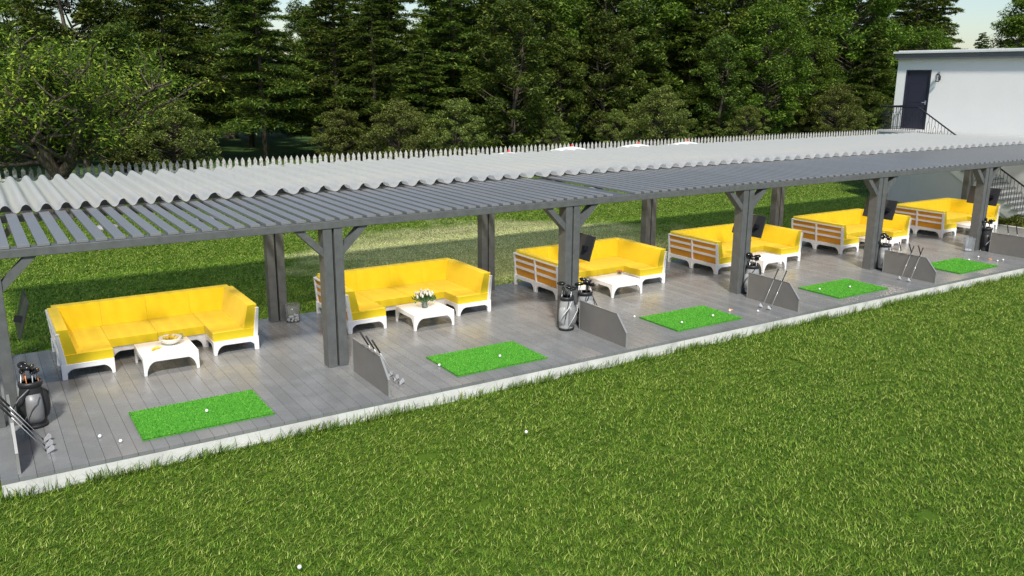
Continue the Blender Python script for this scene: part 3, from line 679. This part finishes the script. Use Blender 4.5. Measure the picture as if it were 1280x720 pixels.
st.build('stem', M['stem'], s); pe.build('tulip', M['petal'], s, smooth=True); s.scale = (1.05,1.05,1.05)
for (x,y,mt,lab) in ((11.52,3.58,'petal_orange','small orange posy in a low glass on the third white table'), (20.93,3.32,'petal','small white posy in a low glass on the fifth white table')):
    s = thing('flower_posy', lab, 'flowers', (x,y,TZ)); m = MB(); m.lathe([(.045,0),(.06,.03),(.055,.05),(.05,.05),(.04,.01)], n=20); m.build('bowl', M['glass'], s, smooth=True)
    m = MB(); m2 = MB()
    for k in range(16): a = k*2.4; q = .06*math.sqrt((k+.5)/16); m.ball((q*math.cos(a), q*math.sin(a), .085-.4*q+r.uniform(-.01,.01)), .016, n=8, m=5); m2.tube([(0,0,.01),(q*math.cos(a)*1.3,q*math.sin(a)*1.3,.07)], .004, 4)
    m.build('blossom', M[mt], s, smooth=True); m2.build('stem', M['stem'], s)

# ------------------------------------------------------------------ house, landing and stairs
HX = 33.0; EZ = 5.52
hs = thing('house', 'plain white rendered house with a flat grey edged roof and a dark door', 'house', (HX,0,GZ))
def part(m, name, mat, **k): 
    o = m.build(name, mat, hs, **k); o.location = (-HX,0,-GZ); return o
DY0, DY1, DZ0, DZ1 = 9.92, 11.04, 2.675, 5.09
m = MB()   # front wall built around the door opening, other walls as boxes
m.box(HX, HX+.25, -16, DY0, GZ-.1, EZ); m.box(HX, HX+.25, DY1, 11.47, GZ-.1, EZ); m.box(HX, HX+.25, DY0, DY1, DZ1, EZ); m.box(HX, HX+.25, DY0, DY1, GZ-.1, DZ0)
m.box(HX+.25, HX+12, 11.22, 11.47, GZ-.1, EZ); m.box(HX+.25, HX+12, -16, -15.75, GZ-.1, EZ); m.box(HX+11.75, HX+12, -15.75, 11.22, GZ-.1, EZ)
part(m, 'wall', M['stucco'])
m = MB(); m.box(HX-.22, HX+12.3, -16.3, 11.5, EZ+.002, EZ+.225); part(m, 'roof_fascia', M['fascia'])
m = MB(); m.box(HX-.30, HX+12.4, -16.4, 11.56, EZ+.227, EZ+.31); m.box(HX-.18, HX+12.2, -16.2, 11.4, EZ+.31, EZ+.35); part(m, 'roof', M['flashing'], bevel=.01)
m = MB(); m.box(HX+.06, HX+.11, DY0+.055, DY1-.055, DZ0+.01, DZ1-.055); door = part(m, 'door', M['door'])
for z0, z1 in ((.35,.95),(1.10,1.95)):
    m = MB()
    m.box(HX+.052, HX+.058, DY0+.17, DY1-.17, DZ0+z0, DZ0+z1); o = m.build('door_panel', M['door'], door, bevel=.003)
m = MB(); m.tube([(HX+.055,10.07,DZ0+1.1),(HX+.0,10.07,DZ0+1.1),(HX+.0,10.2,DZ0+1.1)], .012, 8); m.box(HX+.045, HX+.058, 10.04, 10.10, DZ0+1.02, DZ0+1.18); m.build('handle', M['steel'], door)
m = MB(); m.box(HX-.012, HX+.12, DY0, DY0+.053, DZ0+.01, DZ1); m.box(HX-.012, HX+.12, DY1-.053, DY1, DZ0+.01, DZ1); m.box(HX-.012, HX+.12, DY0+.055, DY1-.055, DZ1-.053, DZ1); part(m, 'door_frame', M['door'])
wl = thing('wall_lamp', 'small black lantern fixed to the white wall beside the dark door', 'wall lamp', (HX-.15,9.54,4.76)); wl.scale = (1.15,1.15,1.15)
m = MB(); m.lathe([(.045,-.13),(.06,-.12),(.06,-.105)], n=6); m.lathe([(.075,.10),(.07,.115),(.02,.16),(.012,.19)], n=6)
for k in range(6): a = k*math.pi/3; m.tube([(.055*math.cos(a),.055*math.sin(a),-.11),(.07*math.cos(a),.07*math.sin(a),.105)], .007, 5)
m.box(.115, .127, -.04, .04, -.06, .08); m.tube([(.12,0,.05),(.06,0,.22),(0,0,.19)], .008, 6); m.build('body', M['dark_metal'], wl)
m = MB(); m.lathe([(.05,-.10),(.062,.10)], n=6); m.build('pane', M['glass'], wl)
stc = thing('staircase', 'outdoor stairs with a black railing along the white house wall', 'staircase', (31.4,0,GZ))
def sp_(m, name, mat, **k): o = m.build(name, mat, stc, **k); o.location = (-31.4,0,-GZ); return o
LZ = 2.67; OX = 31.4; YL = 9.3; run, n = .2585, 18; rise = (LZ-GZ)/(n+1)
m = MB(); m.box(OX+.02, HX-.003, YL, 10.98, GZ-.1, LZ-.085)
sp_(m, 'landing_wall', M['stucco_shade'])
m = MB(); m.box(OX-.03, HX-.004, YL-.02, 11.02, LZ-.083, LZ); sp_(m, 'landing', M['step'], bevel=.006)
poly = [(YL-.004,GZ-.1),(YL-.004,LZ-.50)]; yy = YL-n*run; poly += [(yy-.1,GZ+rise-.50+.1), (yy-.1,GZ-.1)]
m = MB(); m.prism([(YL-.004,GZ-.1),(YL-.004,LZ-.42),(YL-n*run+.2,GZ+.05),(YL-n*run+.2,GZ-.1)], 'x', OX+.02, HX-.004); sp_(m, 'side_wall', M['stucco_shade'])
m = MB(); top = []
for k in range(n): top += [(YL-.006-k*run, LZ-(k+1)*rise), (YL-.006-(k+1)*run, LZ-(k+1)*rise)]
m.prism(top+[(YL-.006-n*run, GZ),(YL-.006-n*run+.6, GZ),(YL-.006, LZ-rise-.30)], 'x', OX-.005, HX-.006); sp_(m, 'stringer', M['stucco'])
for k in range(n):
    m = MB(); z = LZ-(k+1)*rise; y1 = YL-.01-k*run; m.box(OX-.06, HX-.006, y1-run-.03, y1-.0, z+.002, z+.045); sp_(m, 'tread', M['tread'], bevel=.004)
rl = MB(); rx = OX+.03; sl = rise/run
rl.tube([(HX-.02,10.96,LZ+.95),(rx,10.96,LZ+.95),(rx,YL,LZ+.95),(rx,YL-n*run,LZ+.95-n*rise)], .028, 8); rail = sp_(rl, 'handrail', M['dark_metal'], smooth=False)
lo = MB(); lo.tube([(HX-.02,10.96,LZ+.08),(rx,10.96,LZ+.08),(rx,YL,LZ+.08)], .012, 6); sp_(lo, 'bottom_rail', M['dark_metal'])
cnt = 0
def baluster(x, y, z0, z1, kind, ax):
    m = MB()
    if kind: 
        w_ = .055; dx, dy = (w_,0) if ax == 'x' else (0,w_); zc = z1-.22
        m.tube([(x-dx,y-dy,z0),(x-dx,y-dy,zc-.1),(x,y,zc+.02),(x,y,z1)], .0085, 5); m.tube([(x+dx,y+dy,z0),(x+dx,y+dy,zc-.1),(x,y,zc+.02)], .0085, 5)
    else: m.tube([(x,y,z0),(x,y,z1)], .0085, 5)
    sp_(m, 'baluster', M['dark_metal'])
for k in range(9): baluster(HX-.12-k*.145, 10.96, LZ, LZ+.93, k%2, 'x')
for k in range(11): baluster(rx, 10.84-k*.145, LZ, LZ+.93, k%2, 'y')
for k in range(36):
    y = YL-.07-k*.139; j = int((YL-.01-y)/run); zt = LZ-(j+1)*rise+.04
    if y > YL-n*run: baluster(rx, y, zt, LZ+.93-(YL-y)*sl, k%2, 'y')

# low hedge at the foot of the stairs
def leaf_quads(C, size, up=.4, name='leaf', mat=None, elong=1.6, jit=.5):
    """one diamond leaf per centre"""
    n = len(C); N = rng.normal(0,1,(n,3)); N[:,2] = np.abs(N[:,2])+up*2; N /= np.linalg.norm(N,axis=1)[:,None]
    A = rng.normal(0,1,(n,3)); A -= (A*N).sum(1)[:,None]*N; A /= np.linalg.norm(A,axis=1)[:,None]; Bv = np.cross(N,A)
    s = size*rng.uniform(1-jit,1+jit,n)[:,None]; l = s*elong/2; w = s/2
    V = np.stack([C-A*l, C+Bv*w*.5+N*s*.08, C+A*l, C-Bv*w*.5+N*s*.08],1).reshape(-1,3)
    F = np.arange(4*n).reshape(-1,4); return mesh_np(name, V, F, mat)
n = 9000; C = np.stack([rng.uniform(28.25,28.6,n), rng.uniform(1.6,5.3,n), rng.uniform(0,.30,n)],1); C[:,2] *= .7+.5*np.sin(C[:,1]*6)*np.sin(C[:,1]*2.3)
o = bpy.data.objects.new('hedge', leaf_quads(C, .05, mat=M['leaf_olive'], name='hedge')); COL.objects.link(o); tag(o, 'low clipped hedge behind the rightmost divider panel, before the stair wall', 'hedge')

# ------------------------------------------------------------------ picket fence
fn = thing('picket_fence', 'long weathered white picket fence between the back lawn and the wood', 'fence', (0,26,GZ))
def pk(m, x): m.prism([(x,.03),(x+.145,.03),(x+.145,1.42),(x+.0725,1.56),(x,1.42)], 'y', -.012, .012); return m
xs_ = [-9+.266*k for k in range(236)]; cnt = 0; rest = MB(); pf = None
for x in xs_:
    if -.4 < x and cnt < 100:
        if pf is None: pf = pk(MB(), 0).build('picket', M['picket'], fn); pf.location = (x,0,0)
        else: c = pf.copy(); COL.objects.link(c); c.parent = fn; c.location = (x,0,random.uniform(-.015,.015)); c.rotation_euler = (0,random.uniform(-.012,.012),0)
        cnt += 1
    else: pk(rest, x)
o = rest.build('pickets', M['picket'], fn); tag(o, kind='stuff')
for z in (.35,1.05): m = MB(); m.box(-9.1, 53.9, .014, .05, z, z+.09); m.build('rail', M['picket'], fn)
for k in range(26): m = MB(); m.box(-9+k*2.5, -8.9+k*2.5, .052, .15, 0, 1.25); m.build('post', M['picket'], fn)

# ------------------------------------------------------------------ parasols beyond the roof
par = None
for i, (x, z) in enumerate(((17.6,1.90),(20.75,2.00),(24.4,1.98),(27.4,1.98))):
    if par is None:
        s = thing('parasol', '', 'parasol', group='white parasols behind the corrugated roof'); 
        m = MB(); m.tube([(0,0,0),(0,0,2.05)], .022, 8); m.build('pole', M['wood_leg'], s)
        m = MB(); m.lathe([(.25,0),(.24,.05),(.03,.08)], n=20); m.build('base', M['kerb'], s)
        m = MB(); m.lathe([(.95,1.84),(.95,1.88),(.5,1.99),(.02,2.06)], n=8); m.f = m.f[:-2] if len(m.f[-1])==8 else m.f; m.build('canopy', M['canvas'], s)
        m = MB(); m.ball((0,0,2.09), .045, sz=1.4, n=10); m.build('finial', M['red'], s, smooth=True); par = s
    else: s = copy_tree(par)
    s.location = (x, 18, z-2.17-.01)
    s['label'] = 'white parasol top with a red tip showing above the roof, %s from the left' % ORD[i]

# ------------------------------------------------------------------ trees
def tree_base(seed, H, r0, levels, spread, first_h, nkids, up=.35, gnarl=.25):
    r = random.Random(seed); mb = MB(); tips = []
    def grow(p, d, L, rad, lv):
        pts = [p]; q = Vector(p); dd = Vector(d); ns = 4
        for k in range(ns):
            dd = (dd+Vector((r.gauss(0,gnarl),r.gauss(0,gnarl),r.gauss(0,gnarl*.6)+up*.12))*.5).normalized(); q = q+dd*(L/ns); pts.append(q.copy())
        mb.tube(pts, [rad*(1-.13*k) for k in range(ns+1)], 8 if lv == 0 else 5, cap=False)
        if lv >= 1: tips.extend([(pts[-1], lv), (pts[-2], lv)])
        if lv < levels:
            for k in range(nkids[lv]):
                t_ = 1 if k == 0 else r.uniform(.35,1); i = min(int(t_*ns), ns); a = r.uniform(0,6.283)
                side = Vector((math.cos(a),math.sin(a),0)); nd = (dd*(1-spread[lv])+side*spread[lv]+Vector((0,0,up*(.6 if lv else .3)))).normalized()
                grow(pts[i], nd, L*r.uniform(.55,.78), rad*(.62 if k == 0 else .45), lv+1)
        elif True: tips.append((pts[-1], lv+1))
    # trunk
    trunk = [Vector((0,0,-.1)), Vector((0,0,first_h*.4)), Vector((r.gauss(0,.1),r.gauss(0,.1),first_h))]
    mb.tube(trunk, [r0*1.35, r0, r0*.8], 10, cap=False)
    for k in range(nkids[0]+1):
        a = 6.283*k/(nkids[0]+1)+r.uniform(-.3,.3); nd = Vector((math.cos(a)*spread[0], math.sin(a)*spread[0], up+.45)).normalized()
        grow(trunk[-1]-Vector((0,0,r.uniform(0,.15)*first_h)), nd, H*.30, r0*.5, 0 if levels > 2 else 1)
    return mb, tips
def cluster_leaves(tips, per, rad, size, mat, name, flat=.7, up=.5):
    P = np.array([tuple(t_[0]) for t_ in tips]); n = len(P)*per; C = np.repeat(P, per, 0)+rng.normal(0,1,(n,3))*np.array([rad,rad,rad*flat])
    return leaf_quads(C, size, up, name, mat)
def broad_proto(seed, H, mat, name, R, nclump, per, size, low=.12, trunkr=.16):
    """round-headed tree: trunk with limbs reaching into an irregular crown of leaf clumps"""
    r = random.Random(seed); mb = MB(); th = H*low+.5
    tr = [Vector((0,0,-.1)), Vector((r.gauss(0,.1),r.gauss(0,.1),H*.3)), Vector((r.gauss(0,.25),r.gauss(0,.25),H*.62)), Vector((r.gauss(0,.3),r.gauss(0,.3),H*.9))]
    mb.tube(tr, [trunkr,trunkr*.8,trunkr*.5,.03], 8, cap=False); C = []
    for k in range(nclump):
        v = (k+.5)/nclump; z = H*(low+(1-low)*v); a = k*2.399+r.uniform(-.4,.4)
        w = math.sin(math.pi*min(max((v*.86+.12),0),1))**.65; q = R*w*r.uniform(.45,1.08); c = Vector((q*math.cos(a), q*math.sin(a), z+r.uniform(-.3,.3)))
        b = Vector((0,0,max(z-q*.6, H*.12))); mb.tube([b, (b+c)/2+Vector((0,0,-.1)), c], [.05,.035,.012], 4, cap=False)
        n = int(per*r.uniform(.6,1.3)); rc = R*r.uniform(.11,.21) if H < 5 else R*r.uniform(.15,.27)
        d = rng.normal(0,1,(n,3)); d /= np.linalg.norm(d,axis=1)[:,None]; d *= (rng.random(n)**.45)[:,None]*np.array([rc*1.25,rc*1.25,rc*.75]); C.append(np.array(tuple(c))+d)
    return mb, leaf_quads(np.concatenate(C), size, .45, name, mat)
def conifer_proto(seed, H, mat, nb, per, size, L0, name, low=.15):
    r = random.Random(seed); mb = MB(); mb.tube([(0,0,-.1),(.05,0,H*.4),(0,.06,H*.75),(0,0,H)], [.17,.13,.07,.015], 8, cap=False); C = []
    for k in range(nb):
        v = k/nb; z = H*(low+(1-low)*v**.92); a = k*2.399+r.uniform(-.5,.5); L = L0*((1-v)**.75)*r.uniform(.55,1.15)+.25; droop = r.uniform(.05,.28)
        pts = [Vector((math.cos(a)*L*s_, math.sin(a)*L*s_, z+.16*L*s_-droop*L*s_*s_)) for s_ in (0,.33,.66,1)]
        mb.tube(pts, [.035,.025,.015,.006], 4, cap=False)
        n = int(per*(L/L0+.12)*r.uniform(.7,1.2)); u = rng.random(n)**.7*.9+.12; lat = rng.normal(0,.30,n)*L*(.28+.75*u*(1.15-u)); 
        # ragged, fingered twigs: quantise part of the lateral offset
        fing = np.sin(u*26+k)*.05*L; zz = z+.16*L*u-droop*L*u*u-np.abs(lat)*.18+rng.normal(0,.045*L**.5,n)
        C.append(np.stack([math.cos(a)*L*u-math.sin(a)*(lat+fing), math.sin(a)*L*u+math.cos(a)*(lat+fing), zz],1))
    return mb, leaf_quads(np.concatenate(C), size, .9, name, mat, elong=2.2)
PR = {}
def proto(key, H, mbm): PR[key] = (H, mbm)
def reg(key, H, mb_leaf):
    mb, lm = mb_leaf; tm = bpy.data.meshes.new('trunk'); tm.from_pydata(mb.v, [], mb.f); tm.materials.append(M['bark']); tm.polygons.foreach_set('use_smooth',[True]*len(tm.polygons)); PR[key] = (H, tm, lm)
reg('c0', 12, conifer_proto(1, 12, M['leaf_conifer'], 56, 980, .14, 4.3, 'crown'))
reg('c1', 12, conifer_proto(2, 12, M['leaf_broad'], 84, 560, .13, 2.9, 'crown', .2))
reg('c2', 12, conifer_proto(3, 12, M['leaf_conifer'], 66, 680, .14, 3.8, 'crown', .12))
reg('f0', 9, broad_proto(4, 9, M['leaf_broad'], 'crown', 2.7, 90, 330, .13))
reg('f1', 9, broad_proto(5, 9, M['leaf_conifer'], 'crown', 2.4, 80, 340, .13, .08))
reg('b0', 4.5, broad_proto(6, 4.5, M['leaf_olive'], 'crown', 2.3, 120, 230, .085, .04, .09))
reg('b1', 4.5, broad_proto(7, 4.5, M['leaf_olive'], 'crown', 2.0, 105, 230, .085, .04, .09))
FOREST = [('c0',14.3,40,11.4,1), ('c1',31,42,11.3,1), ('c2',48.4,40,13,1), ('c1',42.4,44,11.5,1), ('c0',23.2,44,11.3,1), ('b0',18.9,31,3.5,2), ('b1',22.9,32,3.7,2), ('b0',38.3,32,4.1,2), ('b1',47.8,33,3,2), ('b0',59.2,34,4.2,2), ('b1',16.8,34,3.2,2), ('b0',7.4,31,3.6,2), ('b1',31,34,2.3,2), ('b0',37.9,36,2.6,2), ('b1',59,37,3.2,2), ('b0',66.2,36,3.6,2), ('b1',5.8,33,4.1,2), ('b1',47.2,36,1.9,2), ('f0',-0.5,36.4,8.4,0), ('f1',6,35.1,7.3,0), ('c2',19.4,35.4,9.1,0), ('c2',23.7,37.6,7.2,0), ('f1',28.5,34.7,9.6,0), ('f1',34.5,38.2,7.7,0), ('f1',38.4,38.2,9.2,0), ('c2',43,38.2,8.1,0), ('f1',48,36,8,0), ('f0',52.7,35.9,10.5,0), ('f0',59.9,37.2,8.1,0), ('c2',66.8,36.4,9.3,0), ('f0',72.6,35.3,9.2,0), ('c2',80,36,5.5,0), ('f0',85.3,36.8,4.8,0), ('f0',92.5,36.9,13.1,0), ('f0',99.1,38,13.5,0), ('c2',105.1,37.9,10.6,0), ('f0',110.7,37.4,13.4,0), ('c2',-0.5,43.5,11,0), ('f1',4.8,41.3,11.7,0), ('c0',9.4,41.3,11.3,0), ('c2',19,40.3,12.5,0), ('c0',23.5,41.8,12.2,0), ('c2',28.4,42.5,13.5,0), ('f1',32.7,40.7,13.4,0), ('f0',36.9,43,12.3,0), ('f1',40.9,40.4,13.2,0), ('f0',45.7,43.8,14.9,0), ('f0',50.3,42,14.8,0), ('c0',56.2,41.9,15.3,0), ('f0',62.6,43.8,16.1,0), ('f0',69.8,40.8,15,0), ('c2',75.8,43.3,15.2,0), ('c2',81.8,42.6,16.7,0), ('c2',87.8,42.6,9.4,0), ('c2',94.4,42.7,8.7,0), ('f0',100.4,42.3,8.4,0), ('c2',106.8,41.4,16.7,0), ('c2',113.1,42.5,19,0), ('c2',-0.1,49.8,10.9,0), ('c2',3.6,50.1,10.7,0), ('c2',8.9,49.9,12.4,0), ('c2',11.7,51,12.4,0), ('c2',16.4,50.2,13.5,0), ('c2',21.6,48.3,11.6,0), ('c1',25.8,48.9,13.7,0), ('c1',30.3,48.4,13,0), ('c1',33.7,51.4,12.4,0), ('c2',38.8,50.2,13.6,0), ('c1',43,50.4,14.4,0), ('c2',48,49.5,13.9,0), ('c2',52.7,51.3,15.5,0), ('c2',58.9,50.2,14.4,0), ('c2',64,49.4,15.4,0), ('c2',70.5,49.7,16.7,0), ('c2',75.7,48.8,15.3,0), ('c2',82.6,51.7,16.9,0), ('c2',88.3,50.6,16.2,0), ('c2',93.7,50.4,15.6,0), ('c2',99.4,51.7,17.5,0), ('c1',106.4,49.6,10.6,0), ('c2',111.6,49.1,10.8,0), ('c2',116.8,48.3,20.2,0), ('c1',-1.8,60,11.2,0), ('f0',2.8,59.2,10,0), ('c2',7.6,58.1,10.2,0), ('f0',11.6,58.2,11,0), ('c1',15.4,60.3,12.4,0), ('f1',18.6,57.7,10.8,0), ('f1',24,59.8,10.6,0), ('c1',27.7,59.9,12.3,0), ('c1',31.2,59.2,12.7,0), ('f0',37.2,59.2,11.1,0), ('f0',40.8,59.7,14.1,0), ('c2',45.5,60.2,13,0), ('f1',49.8,58.9,14,0), ('f1',53.9,59.7,13.3,0), ('c2',59.2,58.9,13.1,0), ('f1',64.5,59.2,14,0), ('c1',70.3,58.7,14.4,0), ('c1',75,58,15.3,0), ('c1',81.9,57.3,15.3,0), ('c1',88.2,59.7,13.5,0), ('c2',92.3,59.5,16.9,0), ('c2',99.5,59.7,15.5,0), ('c2',104.5,58.7,14.6,0), ('c1',109,57.6,15.6,0), ('f0',115.1,59.3,8.1,0), ('b0',-1.1,67.5,6.4,0), ('f1',1.6,68.2,7.8,0), ('f1',6.8,68.2,7.9,0), ('f1',9.1,67,8.3,0), ('f1',14,66.7,7.2,0), ('f0',17.9,67.6,7.2,0), ('f0',22.3,66.5,8.5,0), ('f1',26.7,68,8.2,0), ('b0',30.8,67.9,8,0), ('f0',33.1,68.8,7.5,0), ('b0',38.9,67.7,9.4,0), ('f0',41.2,69.7,9.3,0), ('f0',45.3,68.4,8.6,0), ('f1',49.6,69.5,9.7,0), ('f1',55.2,68.8,9,0), ('b0',61.4,67.8,10.5,0), ('f0',65.3,69.8,9,0), ('f0',71.4,66.5,8.6,0), ('b0',76.4,68,11.3,0), ('b0',82.9,66.2,10,0), ('f0',88.6,67.4,10.2,0), ('f1',92.5,66.8,10,0), ('f0',99.3,67.9,10.8,0), ('f0',103.6,66.8,10.1,0), ('f1',108.5,69.4,10.6,0), ('f1',114.4,66.4,9.7,0)]
SPECIAL = ['dark layered conifer with a bare trunk right of the pale tree stump', 'tall conifer with a dark bare trunk behind the middle of the picket fence', 'tall conifer with a dark trunk right of the middle of the wood', 'tall green conifer at the middle right of the wood', 'tall green conifer left of the middle of the wood',
 'broad olive shrub behind the fence left of the middle conifer trunk', 'olive shrub touching the left side of the middle conifer trunk', 'rounded olive shrub left of the dark conifer trunk at right', 'low olive shrub right of the dark conifer trunk at right', 'tall olive tree left of the white house',
 'tall olive shrub left of the broad olive shrub', 'olive shrub beside the big pale green tree on its right', 'small olive shrub behind the fence right of the middle trunk', 'olive shrub behind the rounded olive shrub', 'olive shrub between the right trunk and the white house', 'olive tree just left of the white house corner',
 'olive shrub at the right foot of the big pale green tree', 'small olive shrub behind the fence near the right dark trunk']
KL = {'c0':('conifer_tree','dark conifer with layered branches standing in the dense wood','conifers standing in the wood'), 'c1':('conifer_tree','mid green conifer with short layered branches in the dense wood','green conifers in the wood'), 'c2':('conifer_tree','broad dark conifer with long drooping branches in the dense wood','broad conifers in the wood'),
      'f0':('leafy_tree','mid green leafy tree standing in the dense wood','green leafy trees in the wood'), 'f1':('leafy_tree','dark green slender leafy tree in the dense wood','dark leafy trees in the wood'), 'b0':('olive_shrub','olive green bushy shrub under the trees of the wood','olive shrubs in the wood'), 'b1':('olive_shrub','small olive green shrub under the trees of the wood','small olive shrubs in the wood')}
rt = random.Random(21); si = 0
for kind, x, y, h, flag in FOREST:
    H, tm, lm = PR[kind]; nm, lab, gp = KL[kind]
    t_ = thing(nm, lab, 'shrub' if 'shrub' in nm else 'tree', (x,y,GZ), rt.uniform(0,6.283), gp); s_ = h/H
    wx = max(s_, .85) if kind[0] != 'b' else s_*1.05; t_.scale = (wx, wx, s_)
    if flag: t_['label'] = SPECIAL[si]; si += 1; del t_['group']
    for nm2, me in (('trunk',tm),('crown',lm)): c = bpy.data.objects.new(nm2, me); COL.objects.link(c); c.parent = t_
# pale stump-like trunk seen in the clearing
t_ = thing('leafy_tree', 'pale trunked tree standing in the sunlit clearing behind the fence', 'tree', (17.5,60,GZ)); m = MB(); m.tube([(0,0,-.1),(0,0,.5),(.05,0,2.2),(0,0,4)], [.75,.5,.4,.35], 12, cap=False)
m.build('trunk', simple('pale_bark', (.22,.20,.17), .9, var=.3, scale=3, bump=.6, bscale=12), t_, smooth=True); c = bpy.data.objects.new('crown', PR['f0'][2]); COL.objects.link(c); c.parent = t_; c.location = (0,0,3); c.scale = (1.3,1.3,1)
# big pale green tree in front of the fence at left
ft = thing('spreading_tree', 'big pale green spreading tree with bare twisting limbs at the left', 'tree', (2.0,24.4,GZ), 0)
mb, tips = tree_base(15, 10.6, .42, 3, (.85,.6,.65,.65), 1.3, (5,4,4,3), up=.42, gnarl=.32)
mb.build('trunk', M['bark'], ft, smooth=True)
c = bpy.data.objects.new('crown', cluster_leaves(tips, 16, .31, .10, M['leaf_bright'], 'crown')); COL.objects.link(c); c.parent = ft
print('feature tips', len(tips))
